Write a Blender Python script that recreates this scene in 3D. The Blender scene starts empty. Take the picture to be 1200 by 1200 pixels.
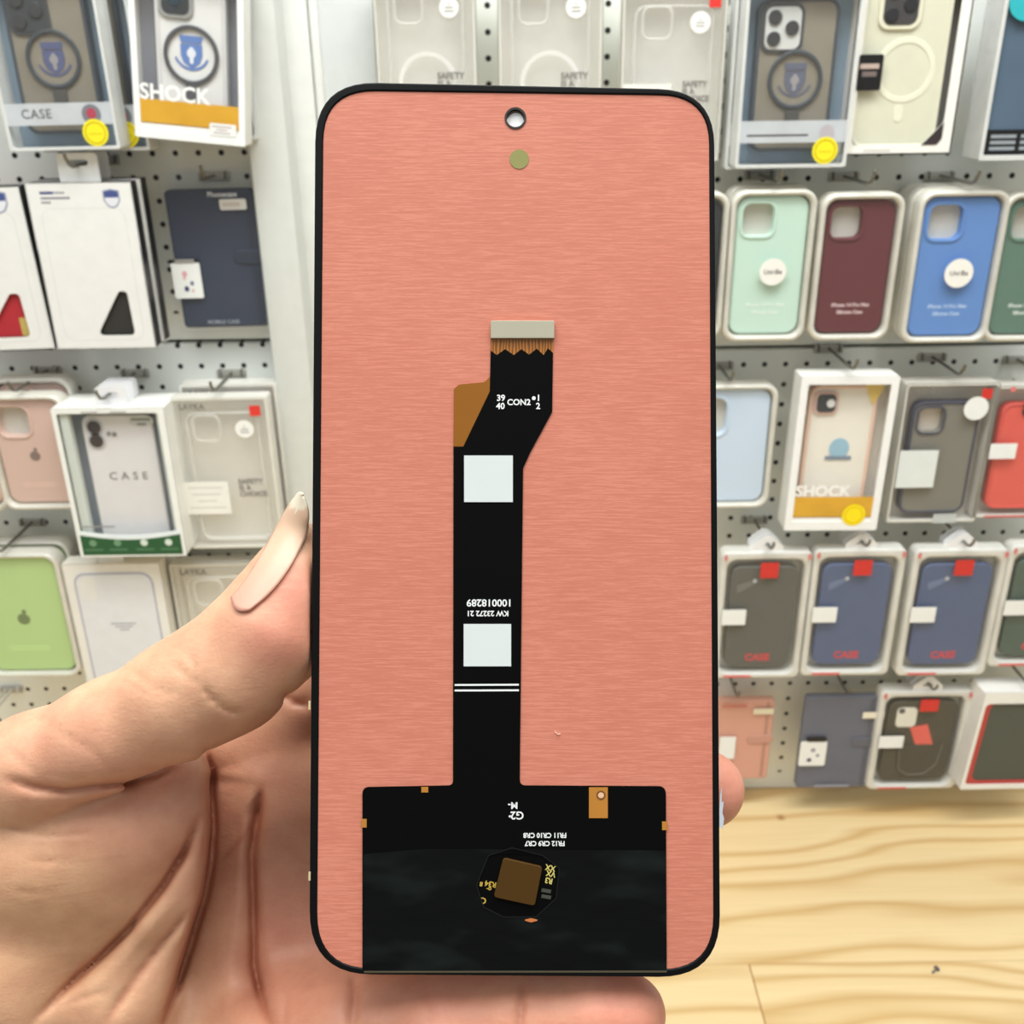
import bpy, bmesh, math, random
import numpy as np
from mathutils import Vector, Matrix
random.seed(7)
C = bpy.context.scene.collection
F = 1177.0
CAMZ = 0.96
YW = 1.16          # distance of the pegboard
# ------------------------------------------------------------------ camera
cam_d = bpy.data.cameras.new('camera'); cam = bpy.data.objects.new('camera', cam_d); C.objects.link(cam)
cam_d.sensor_width = 36; cam_d.lens = 36 * F / 1200; cam_d.clip_start = 0.01
CM = Matrix.Translation((0, 0, CAMZ)) @ Matrix.Rotation(math.radians(90 - 24.0), 4, 'X') @ Matrix.Rotation(math.radians(-0.8), 4, 'Z')
cam.matrix_world = CM
cam_d.dof.use_dof = True; cam_d.dof.focus_distance = 0.19; cam_d.dof.aperture_fstop = 46
bpy.context.scene.camera = cam
M3 = CM.to_3x3(); CP = CM.translation
def ray(px, py): return M3 @ Vector(((px - 600) / F, -(py - 600) / F, -1))
def at_y(px, py, y):
    d = ray(px, py); return CP + d * ((y - CP.y) / d.y)
def at_z(px, py, z=0.0):
    d = ray(px, py); return CP + d * ((z - CP.z) / d.z)
def zdepth(p): return -(M3.transposed() @ (p - CP)).z

# ------------------------------------------------------------------ materials
def lin(c):
    c = c / 255
    return c / 12.92 if c <= 0.04045 else ((c + 0.055) / 1.055) ** 2.4
def col(rgb): return (lin(rgb[0]), lin(rgb[1]), lin(rgb[2]), 1)
MATS = {}
class NT:
    def __init__(s, name):
        s.m = bpy.data.materials.new(name); s.m.use_nodes = True
        s.t = s.m.node_tree; s.t.nodes.clear(); s.out = s.n('ShaderNodeOutputMaterial')
    def n(s, typ, **kw):
        nd = s.t.nodes.new(typ)
        for k, v in kw.items(): setattr(nd, k, v)
        return nd
    def l(s, a, b): s.t.links.new(a, b)
def setin(nd, **kw):
    for k, v in kw.items(): nd.inputs[k.replace('_', ' ')].default_value = v
def mat(rgb, rough=0.5, metal=0.0, var=0.06, scale=60, bump=0.0, spec=0.5, emit=0):
    key = ('p', rgb, rough, metal, var, scale, bump, spec)
    if key in MATS: return MATS[key]
    t = NT('painted_surface')
    b = t.n('ShaderNodeBsdfPrincipled'); setin(b, Roughness=rough, Metallic=metal)
    b.inputs['Specular IOR Level'].default_value = spec
    tc = t.n('ShaderNodeTexCoord'); nz = t.n('ShaderNodeTexNoise'); setin(nz, Scale=scale, Detail=3.0)
    t.l(tc.outputs['Object'], nz.inputs['Vector'])
    mx = t.n('ShaderNodeMix', data_type='RGBA')
    c = col(rgb)
    mx.inputs[6].default_value = tuple(x * (1 - var) for x in c[:3]) + (1,)
    mx.inputs[7].default_value = tuple(min(1, x * (1 + var)) for x in c[:3]) + (1,)
    t.l(nz.outputs['Fac'], mx.inputs[0]); t.l(mx.outputs[2], b.inputs['Base Color'])
    if bump:
        bp = t.n('ShaderNodeBump'); setin(bp, Strength=bump, Distance=0.0005)
        t.l(nz.outputs['Fac'], bp.inputs['Height']); t.l(bp.outputs['Normal'], b.inputs['Normal'])
    t.l(b.outputs[0], t.out.inputs[0]); MATS[key] = t.m; return t.m
def clear(rgb=(255, 255, 255), milk=0.12, gloss=0.10, mrgb=(225, 226, 222), rough=0.12):
    """thin clear plastic: transparent + a little milky diffuse + a gloss coat"""
    key = ('c', rgb, milk, gloss, mrgb, rough)
    if key in MATS: return MATS[key]
    t = NT('clear_plastic')
    tr = t.n('ShaderNodeBsdfTransparent'); tr.inputs[0].default_value = col(rgb)
    df = t.n('ShaderNodeBsdfDiffuse'); df.inputs[0].default_value = col(mrgb)
    gl = t.n('ShaderNodeBsdfGlossy'); setin(gl, Roughness=rough)
    tc = t.n('ShaderNodeTexCoord'); nz = t.n('ShaderNodeTexNoise'); setin(nz, Scale=25.0, Detail=2.0)
    t.l(tc.outputs['Object'], nz.inputs['Vector'])
    mr = t.n('ShaderNodeMapRange'); setin(mr, To_Min=milk * 0.7, To_Max=min(1, milk * 1.3))
    t.l(nz.outputs['Fac'], mr.inputs['Value'])
    bp = t.n('ShaderNodeBump'); setin(bp, Strength=0.25, Distance=0.002)
    t.l(nz.outputs['Fac'], bp.inputs['Height']); t.l(bp.outputs['Normal'], gl.inputs['Normal'])
    m1 = t.n('ShaderNodeMixShader'); t.l(mr.outputs[0], m1.inputs[0]); t.l(tr.outputs[0], m1.inputs[1]); t.l(df.outputs[0], m1.inputs[2])
    m2 = t.n('ShaderNodeMixShader'); m2.inputs[0].default_value = gloss
    t.l(m1.outputs[0], m2.inputs[1]); t.l(gl.outputs[0], m2.inputs[2])
    t.l(m2.outputs[0], t.out.inputs[0]); MATS[key] = t.m; return t.m

# ------------------------------------------------------------------ mesh helpers
def link(name, me, m, parent=None, mw=None):
    o = bpy.data.objects.new(name, me); C.objects.link(o)
    if m: me.materials.clear(); me.materials.append(m)
    if parent: o.parent = parent
    if mw is not None: o.matrix_world = mw
    return o
def smooth(me, ang=35):
    for p in me.polygons: p.use_smooth = True
    me.set_sharp_from_angle(angle=math.radians(ang))
def rr(w, h, r, cx=0, cy=0, n=7):
    pts = []
    for (sx, sy, a0) in ((1, 1, 0), (-1, 1, 90), (-1, -1, 180), (1, -1, 270)):
        for i in range(n + 1):
            a = math.radians(a0 + 90 * i / n)
            pts.append((cx + sx * (w / 2 - r) + r * math.cos(a), cy + sy * (h / 2 - r) + r * math.sin(a)))
    return pts
def circ(r, cx=0, cy=0, n=32, ry=None):
    ry = ry or r
    return [(cx + r * math.cos(2 * math.pi * i / n), cy + ry * math.sin(2 * math.pi * i / n)) for i in range(n)]
def rpoly(pts, rad, n=6):
    """polygon with rounded corners; rad a number or list"""
    out = []; N = len(pts)
    for i, p in enumerate(pts):
        r = rad[i] if isinstance(rad, (list, tuple)) else rad
        p = Vector(p); a = Vector(pts[i - 1]) - p; b = Vector(pts[(i + 1) % N]) - p
        if r <= 0: out.append(tuple(p)); continue
        th = a.angle(b); t = min(r / math.tan(th / 2), a.length * 0.49, b.length * 0.49)
        p0 = p + a.normalized() * t; p2 = p + b.normalized() * t
        for k in range(n + 1):
            s = k / n; q = p0 * (1 - s) ** 2 * 1 + p * 2 * s * (1 - s) + p2 * s * s
            # pull the quadratic towards a true arc
            out.append(tuple(q))
    return out
def plate_mesh(outlines, n0, th, bevel=0.0):
    """filled 2D outline(s) (later ones are holes), from n0 to n0+th along local z"""
    cu = bpy.data.curves.new('tmp', 'CURVE'); cu.dimensions = '2D'; cu.fill_mode = 'BOTH'
    b = min(bevel, th * 0.49)
    cu.extrude = max(th / 2 - b, 1e-6); cu.bevel_depth = b; cu.bevel_resolution = 2; cu.offset = -b
    for ol in outlines:
        sp = cu.splines.new('POLY'); sp.points.add(len(ol) - 1); sp.use_cyclic_u = True
        for p, q in zip(sp.points, ol): p.co = (q[0], q[1], 0, 1)
    ob = bpy.data.objects.new('tmp', cu)
    me = bpy.data.meshes.new_from_object(ob)
    bpy.data.objects.remove(ob); bpy.data.curves.remove(cu)
    me.transform(Matrix.Translation((0, 0, n0 + th / 2)))
    smooth(me)
    return me
def plate(name, outlines, n0, th, m, parent, bevel=0.0):
    if not isinstance(outlines[0][0], (tuple, list)): outlines = [outlines]
    return link(name, plate_mesh(outlines, n0, th, bevel), m, parent)
def text(name, body, u, v, size, m, parent, n0, rot=0, bold=0.0, space=1.0, sx=1.0, th=0.0001, align='CENTER', shear=0):
    cu = bpy.data.curves.new('tmp', 'FONT'); cu.body = body; cu.size = size; cu.align_x = align; cu.align_y = 'CENTER'
    cu.extrude = th / 2; cu.offset = bold; cu.space_character = space; cu.resolution_u = 3; cu.shear = shear; cu.space_line = 0.9
    ob = bpy.data.objects.new('tmp', cu); me = bpy.data.meshes.new_from_object(ob)
    bpy.data.objects.remove(ob); bpy.data.curves.remove(cu)
    me.transform(Matrix.Translation((u, v, n0)) @ Matrix.Rotation(math.radians(rot), 4, 'Z') @ Matrix.Diagonal((sx, 1, 1, 1)))
    return link(name, me, m, parent)
def tube_mesh(pts, r, seg=8, closed=False):
    bm = bmesh.new(); P = [Vector(p) for p in pts]; rings = []
    N = len(P); prev = None
    for i in range(N):
        if closed: t = P[(i + 1) % N] - P[i - 1]
        else: t = P[min(i + 1, N - 1)] - P[max(i - 1, 0)]
        t.normalize()
        if prev is None:
            a = Vector((0, 0, 1)) if abs(t.z) < 0.9 else Vector((1, 0, 0)); nrm = t.cross(a).normalized()
        else:
            nrm = (prev - t * prev.dot(t)).normalized()
        prev = nrm; bn = t.cross(nrm)
        rings.append([bm.verts.new(P[i] + nrm * r * math.cos(2 * math.pi * k / seg) + bn * r * math.sin(2 * math.pi * k / seg)) for k in range(seg)])
    for i in range(N if closed else N - 1):
        A = rings[i]; B = rings[(i + 1) % N]
        for k in range(seg): bm.faces.new((A[k], A[(k + 1) % seg], B[(k + 1) % seg], B[k]))
    if not closed: bm.faces.new(rings[0][::-1]); bm.faces.new(rings[-1])
    bmesh.ops.recalc_face_normals(bm, faces=bm.faces)
    me = bpy.data.meshes.new('m'); bm.to_mesh(me); bm.free(); smooth(me, 50); return me
def tube(name, pts, r, m, parent, seg=8, closed=False): return link(name, tube_mesh(pts, r, seg, closed), m, parent)
def box_mesh(lo, hi, bev=0.0):
    bm = bmesh.new(); bmesh.ops.create_cube(bm, size=1)
    for v in bm.verts: v.co = Vector([lo[i] + (v.co[i] + 0.5) * (hi[i] - lo[i]) for i in range(3)])
    if bev: bmesh.ops.bevel(bm, geom=bm.edges[:], offset=bev, segments=2, profile=0.5, affect='EDGES')
    me = bpy.data.meshes.new('m'); bm.to_mesh(me); bm.free(); smooth(me); return me
def box(name, lo, hi, m, parent=None, bev=0.0): return link(name, box_mesh(lo, hi, bev), m, parent)
def shell_mesh(w, h, d, r, t=0.0008, open_front=True):
    """side walls of a box (a rounded-rectangle ring), front at n=0, going back to -d"""
    return plate_mesh([rr(w, h, r, 0, h / 2), rr(w - 2 * t, h - 2 * t, max(r - t, 0.0002), 0, h / 2)], -d, d)
def thing(name, label, cat, group=None):
    o = bpy.data.objects.new(name, None); C.objects.link(o); o.empty_display_size = 0.02
    o['label'] = label; o['category'] = cat
    if group: o['group'] = group
    return o
def tag(o, label, cat, group=None):
    o['label'] = label; o['category'] = cat
    if group: o['group'] = group
    return o
def struct(o): o['kind'] = 'structure'; return o
def copy_tree(o, label, delta):
    c = o.copy(); C.objects.link(c); c['label'] = label
    c.matrix_world = Matrix.Translation(delta) @ o.matrix_world
    def rec(src, dst):
        for ch in src.children:
            k = ch.copy(); C.objects.link(k); k.parent = dst; k.matrix_parent_inverse = ch.matrix_parent_inverse.copy(); rec(ch, k)
    rec(o, c); return c

# ------------------------------------------------------------------ room shell
zb = at_y(900, 924, YW).z    # foot of the pegboard in the photo
FZ = zb                       # floor level
def grain_floor():
    t = NT('wood_planks'); b = t.n('ShaderNodeBsdfPrincipled'); setin(b, Roughness=0.42)
    tc = t.n('ShaderNodeTexCoord'); sp = t.n('ShaderNodeSeparateXYZ'); t.l(tc.outputs['Object'], sp.inputs[0])
    def math_(op, a, bb=None, c=None):
        m = t.n('ShaderNodeMath', operation=op)
        for i, v in enumerate((a, bb, c)):
            if v is None: continue
            if isinstance(v, (int, float)): m.inputs[i].default_value = v
            else: t.l(v, m.inputs[i])
        return m.outputs[0]
    yb = at_z(1000, 1128, FZ).y; xb = at_z(886, 1160, FZ).x
    near = math_('LESS_THAN', sp.outputs['Y'], yb); right = math_('GREATER_THAN', sp.outputs['X'], xb)
    nr = math_('MULTIPLY', near, right)
    off = math_('ADD', math_('MULTIPLY', near, 0.37), math_('MULTIPLY', nr, 0.61))
    cb = t.n('ShaderNodeCombineXYZ')
    t.l(math_('ADD', math_('MULTIPLY', sp.outputs['X'], 1.0), math_('MULTIPLY', off, 3.1)), cb.inputs[0])
    t.l(math_('ADD', sp.outputs['Y'], off), cb.inputs[1])
    # growth rings: y warped by a long low noise, then banded
    mp = t.n('ShaderNodeMapping'); mp.inputs['Scale'].default_value = (1.5, 7.5, 1); t.l(cb.outputs[0], mp.inputs[0])
    n1 = t.n('ShaderNodeTexNoise'); setin(n1, Scale=1.0, Detail=2.0, Roughness=0.45); t.l(mp.outputs[0], n1.inputs[0])
    sy = t.n('ShaderNodeSeparateXYZ'); t.l(cb.outputs[0], sy.inputs[0])
    v = math_('ADD', math_('MULTIPLY', sy.outputs['Y'], 19.0), math_('MULTIPLY', n1.outputs['Fac'], 6.5))
    fr = math_('FRACT', v)
    rp = t.n('ShaderNodeValToRGB'); t.l(fr, rp.inputs[0])
    e = rp.color_ramp.elements; e[0].position = 0.0; e[0].color = col((210, 180, 130)); e[1].position = 1.0; e[1].color = col((212, 182, 132))
    k = rp.color_ramp.elements.new(0.18); k.color = col((222, 197, 150))
    k = rp.color_ramp.elements.new(0.62); k.color = col((219, 192, 143))
    k = rp.color_ramp.elements.new(0.88); k.color = col((198, 162, 108))
    # fine fibre
    mp2 = t.n('ShaderNodeMapping'); mp2.inputs['Scale'].default_value = (8, 260, 1); t.l(cb.outputs[0], mp2.inputs[0])
    n2 = t.n('ShaderNodeTexNoise'); setin(n2, Scale=1.0, Detail=3.0); t.l(mp2.outputs[0], n2.inputs[0])
    mp3 = t.n('ShaderNodeMapping'); mp3.inputs['Scale'].default_value = (1.6, 5, 1); t.l(cb.outputs[0], mp3.inputs[0])
    n3 = t.n('ShaderNodeTexNoise'); setin(n3, Scale=1.0, Detail=1.0); t.l(mp3.outputs[0], n3.inputs[0])
    mx = t.n('ShaderNodeMix', data_type='RGBA', blend_type='MULTIPLY'); mx.inputs[0].default_value = 1
    g = math_('ADD', math_('MULTIPLY', n2.outputs['Fac'], 0.18), math_('ADD', math_('MULTIPLY', n3.outputs['Fac'], 0.22), 0.80))
    cg = t.n('ShaderNodeCombineXYZ')
    for i in range(3): t.l(g, cg.inputs[i])
    t.l(rp.outputs[0], mx.inputs[6]); t.l(cg.outputs[0], mx.inputs[7])
    # seams
    dy = math_('ABSOLUTE', math_('SUBTRACT', sp.outputs['Y'], yb)); dx = math_('ABSOLUTE', math_('SUBTRACT', sp.outputs['X'], xb))
    s1 = math_('LESS_THAN', dy, 0.0007); s2 = math_('MULTIPLY', math_('LESS_THAN', dx, 0.0008), near)
    sm = math_('MAXIMUM', math_('MULTIPLY', s1, 0.35), s2)
    # knot
    kp = at_z(915, 958, FZ)
    vm = t.n('ShaderNodeVectorMath', operation='DISTANCE'); t.l(tc.outputs['Object'], vm.inputs[0]); vm.inputs[1].default_value = (kp.x, kp.y, 0)
    kn = t.n('ShaderNodeMapRange'); setin(kn, From_Min=0.0, From_Max=0.008, To_Min=1.0, To_Max=0.0); t.l(vm.outputs['Value'], kn.inputs[0])
    sm = math_('MAXIMUM', sm, kn.outputs[0])
    m2 = t.n('ShaderNodeMix', data_type='RGBA'); t.l(sm, m2.inputs[0]); t.l(mx.outputs[2], m2.inputs[6]); m2.inputs[7].default_value = col((150, 100, 55))
    t.l(m2.outputs[2], b.inputs['Base Color']); t.l(b.outputs[0], t.out.inputs[0]); return t.m
me = bpy.data.meshes.new('floor'); me.from_pydata([(-1.4, -0.6, 0), (1.8, -0.6, 0), (1.8, YW + 0.03, 0), (-1.4, YW + 0.03, 0)], [], [(0, 1, 2, 3)])
fl = link('floor', me, grain_floor()); fl.location = (0, 0, FZ); struct(fl)

def peg_mat():
    t = NT('pegboard'); b = t.n('ShaderNodeBsdfPrincipled'); setin(b, Roughness=0.45)
    tc = t.n('ShaderNodeTexCoord'); sp = t.n('ShaderNodeSeparateXYZ'); t.l(tc.outputs['Object'], sp.inputs[0])
    def fr(o):
        m = t.n('ShaderNodeMath', operation='DIVIDE'); t.l(o, m.inputs[0]); m.inputs[1].default_value = 0.025
        f = t.n('ShaderNodeMath', operation='FRACT'); t.l(m.outputs[0], f.inputs[0])
        s = t.n('ShaderNodeMath', operation='SUBTRACT'); t.l(f.outputs[0], s.inputs[0]); s.inputs[1].default_value = 0.5
        return s.outputs[0]
    cb = t.n('ShaderNodeCombineXYZ'); t.l(fr(sp.outputs['X']), cb.inputs[0]); t.l(fr(sp.outputs['Z']), cb.inputs[1])
    ln = t.n('ShaderNodeVectorMath', operation='LENGTH'); t.l(cb.outputs[0], ln.inputs[0])
    mr = t.n('ShaderNodeMapRange'); setin(mr, From_Min=0.115, From_Max=0.135, To_Min=1.0, To_Max=0.0); t.l(ln.outputs['Value'], mr.inputs[0])
    # no holes within 12 mm of the panel's top and bottom folds
    mz = t.n('ShaderNodeMath', operation='GREATER_THAN'); t.l(sp.outputs['Z'], mz.inputs[0]); mz.inputs[1].default_value = 0.012
    mm = t.n('ShaderNodeMath', operation='MULTIPLY'); t.l(mr.outputs[0], mm.inputs[0]); t.l(mz.outputs[0], mm.inputs[1])
    mx = t.n('ShaderNodeMix', data_type='RGBA'); mx.inputs[6].default_value = col((234, 237, 231)); mx.inputs[7].default_value = col((22, 22, 22))
    t.l(mm.outputs[0], mx.inputs[0]); t.l(mx.outputs[2], b.inputs['Base Color'])
    t.l(b.outputs[0], t.out.inputs[0]); return t.m
PEG = peg_mat()
WHITE = mat((226, 229, 226), 0.4)
struct(box('wall_back', (-1.5, YW + 0.03, FZ), (2.0, YW + 0.06, FZ + 2.6), WHITE))
xl0 = at_y(-260, 300, YW).x; xl1 = at_y(318, 300, YW).x
xr0 = at_y(395, 60, YW).x; xr1 = at_y(1600, 300, YW).x
zseamL = at_y(250, 399, YW).z; zseamR = at_y(1000, 405, YW).z
def peg_panel(name, x0, x1, z0, z1, hx, hz):
    """one steel panel: folded rim round a perforated face; hole grid phase from a pixel in the photo"""
    px = at_y(hx[0], hx[1], YW)
    ox = px.x - 0.0125; ox = ox - 0.025 * math.floor((ox - x0) / 0.025)
    zc = px.z - 0.0125; oz = zc - 0.025 * math.floor((zc - z0) / 0.025)
    o = struct(link(name, box_mesh((x0 - ox, 0, z0 - oz + 0.0), (x1 - ox, 0.016, z1 - oz), 0.003), PEG))
    o.location = (ox, YW, oz); return o
peg_panel('wall_left', xl0, xl1, zseamL + 0.001, zseamL + 0.95, (191, 263), None)
peg_panel('wall_left_lower', xl0, xl1, FZ, zseamL - 0.003, (88, 431), None)
peg_panel('wall_right', xr0, xr1, zseamR + 0.001, zseamR + 0.95, (947, 399 - 190), None)
peg_panel('wall_right_lower', xr0, xr1, FZ, zseamR - 0.003, (896, 427), None)
# rounded white upright between the two bays, and the flat white strip beside it
POST = mat((216, 220, 217), 0.35)
def vert_strip(name, px0, px1, yoff, d, m, bev=0.004, pyref=220):
    a = at_y(px0, pyref, YW - yoff).x; b = at_y(px1, pyref, YW - yoff).x
    return struct(box(name, (a, YW - yoff, FZ), (b, YW - yoff + d, FZ + 2.4), m, None, bev))
vert_strip('trim_1', 293, 344, 0.045, 0.075, POST, 0.011)
vert_strip('trim_2', 334, 378, 0.012, 0.04, mat((232, 235, 232), 0.35), 0.004)
vert_strip('trim_3', 378, 389, 0.016, 0.04, mat((236, 238, 236), 0.35), 0.006)
vert_strip('trim_4', 388, 450, 0.010, 0.03, mat((214, 219, 220), 0.35), 0.003)

# ------------------------------------------------------------------ lights
w = bpy.data.worlds.new('World'); bpy.context.scene.world = w; w.use_nodes = True
bg = w.node_tree.nodes['Background']; bg.inputs[0].default_value = (0.97, 1.0, 0.985, 1); bg.inputs[1].default_value = 0.61
wt = w.node_tree; wtc = wt.nodes.new('ShaderNodeTexCoord'); wsp = wt.nodes.new('ShaderNodeSeparateXYZ'); wt.links.new(wtc.outputs['Generated'], wsp.inputs[0])
wr = wt.nodes.new('ShaderNodeValToRGB'); wmr = wt.nodes.new('ShaderNodeMapRange'); wmr.inputs['From Min'].default_value = -1; wt.links.new(wsp.outputs['Z'], wmr.inputs['Value']); wt.links.new(wmr.outputs[0], wr.inputs[0])
e_ = wr.color_ramp.elements; e_[0].position = .35; e_[0].color = (.30, .30, .29, 1); e_[1].position = 1; e_[1].color = (1.25, 1.29, 1.27, 1)
k_ = wr.color_ramp.elements.new(.55); k_.color = (.72, .74, .73, 1)
wt.links.new(wr.outputs[0], bg.inputs[0])
def area(loc, target, size, sy, power, c=(0.98, 1.0, 0.975)):
    l = bpy.data.lights.new('ceiling_lamp', 'AREA'); l.shape = 'RECTANGLE'; l.size = size; l.size_y = sy; l.energy = power; l.color = c
    o = bpy.data.objects.new('ceiling_lamp', l); C.objects.link(o); o.location = loc
    o.rotation_euler = (Vector(target) - Vector(loc)).to_track_quat('-Z', 'Y').to_euler(); return o
area((0.10, 0.05, FZ + 2.35), (0.1, 0.6, 0.4), 1.6, 0.8, 23)
area((0.35, 0.42, FZ + 2.35), (0.3, 1.16, 0.55), 2.2, 0.35, 25)  # unseen wall washer, added to brighten the pegboard
area((-0.9, -0.1, FZ + 2.3), (0.0, 0.3, 0.6), 0.8, 0.8, 8)

# ------------------------------------------------------------------ hanging goods
class Item:
    """face space: u right, v up, n towards the shopper; origin at the bottom middle of the front face"""
    def __init__(s, name, label, cat, cx, top, bot, wpx, off=0.08, lean=0, yaw=0, group=None, cxb=None):
        ym = (top + bot) / 2; y = YW - off
        a = at_y(cx, top, y); b = at_y(cx, bot, y); m = at_y(cx, ym, y)
        s.h = a.z - b.z; s.w = wpx * zdepth(m) / F
        s.root = thing(name, label, cat, group)
        s.mw = Matrix.Translation((m.x, y, b.z)) @ Matrix.Rotation(math.radians(yaw), 4, 'Z') @ Matrix.Rotation(math.pi / 2, 4, 'X') @ Matrix.Rotation(math.radians(lean), 4, 'Z')
        s.root.matrix_world = s.mw
        s.pos = Vector((m.x, y, b.z))
    def plate(s, *a, **k): return plate(*a, parent=s.root, **k) if 'parent' not in k else plate(*a, **k)
W_ = mat((238, 238, 234), 0.4); BLACK = mat((24, 24, 26), 0.4); DGREY = mat((92, 93, 92), 0.45); YEL = mat((246, 232, 40), 0.4); ORNG = mat((206, 156, 48), 0.5)
RED = mat((208, 52, 48), 0.4); INK = mat((88, 88, 90), 0.6); LAB = mat((236, 238, 236), 0.5); EDGE = clear(milk=0.75, mrgb=(240, 242, 240)); CLEAR = clear(milk=0.015, gloss=0.015)
MILKY = clear(milk=0.35, mrgb=(222, 220, 212)); MILK2 = clear(milk=0.85, mrgb=(232, 229, 218)); BAND = clear(milk=0.8, mrgb=(214, 220, 226))
HOOKM = mat((120, 118, 110), 0.35, 0.6); HOOKW = mat((214, 214, 208), 0.3, 0.3)
N0 = 0.0
def emblem(it, par, u, v, s, m, m2, n0):
    sh = [(-.46, .34), (.46, .34), (.46, -.12), (.34, -.40), (0, -.62), (-.34, -.40), (-.46, -.12)]
    e = plate('emblem', [rpoly([(u + x * s, v + y * s) for x, y in sh], s * .06)], n0, 0.0002, m, par)
    plate('emblem_banner', [rpoly([(u + x * s, v + y * s) for x, y in [(-.5, .66), (.5, .66), (.44, .38), (-.44, .38)]], s * .05)], n0, 0.0002, m, e)
    plate('emblem_mark', [rr(s * .16, s * .66, s * .06, u, v - s * .1), ], n0 + 0.0002, 0.0002, m2, e)
    plate('emblem_mark', [circ(s * .19, u, v - s * .02, 18)], n0 + 0.0003, 0.0002, m2, e)
    arc = [(u + s * .80 * math.cos(a), v + s * .1 + s * .80 * math.sin(a)) for a in [math.radians(205 + 130 * i / 12) for i in range(13)]]
    arc2 = [(u + s * .70 * math.cos(a), v + s * .1 + s * .70 * math.sin(a)) for a in [math.radians(335 - 130 * i / 12) for i in range(13)]]
    plate('emblem_ribbon', [arc + arc2], n0, 0.0002, m, e)
def phone_case(it, u, v, w, h, body, rim=None, n0=-0.012, th=0.008, r=None, cam=None, holes=None, rimw=0.003):
    """v is the bottom of the case. cam=(size u, size v, gap u, gap v): rounded camera opening at the top left"""
    r = r or w * 0.16
    ol = [rr(w, h, r, u, v + h / 2)]
    if cam:
        cw, ch, gu, gv = cam; cu = u - w / 2 + gu + cw / 2; cv = v + h - gv - ch / 2
        ol.append(rr(cw, ch, min(cw, ch) * 0.26, cu, cv))
    c = plate('phone_case', ol, n0, th, body, it.root, bevel=0.002)
    if rim:
        plate('case_rim', [rr(w + 0.001, h + 0.001, r, u, v + h / 2), rr(w - 2 * rimw, h - 2 * rimw, r - rimw, u, v + h / 2)], n0 - 0.001, th + 0.002, rim, c, bevel=0.001)
    if cam:
        plate('camera_rim', [rr(cw + 0.006, ch + 0.006, min(cw, ch) * 0.26 + 0.003, cu, cv), rr(cw, ch, min(cw, ch) * 0.26, cu, cv)], n0 + th - 0.0005, 0.0018, rim or body, c, bevel=0.0007)
        return c, (cu, cv)
    return c, None
def hang_tab(it, par_n, w=0.03, h=0.026, m=None, dv=0.0, mark=True):
    m = m or W_
    t = plate('hang_tab', [rr(w, h, 0.004, 0, it.h + h / 2 - 0.002 + dv), rr(w * 0.5, 0.006, 0.0028, 0, it.h + h * 0.62 + dv)], par_n, 0.0006, m, it.root)
    return t
def box_frame(it, d, m, t=0.0015, r=0.002):
    link('box_side', shell_mesh(it.w, it.h, d, r, t), m, it.root)

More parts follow.
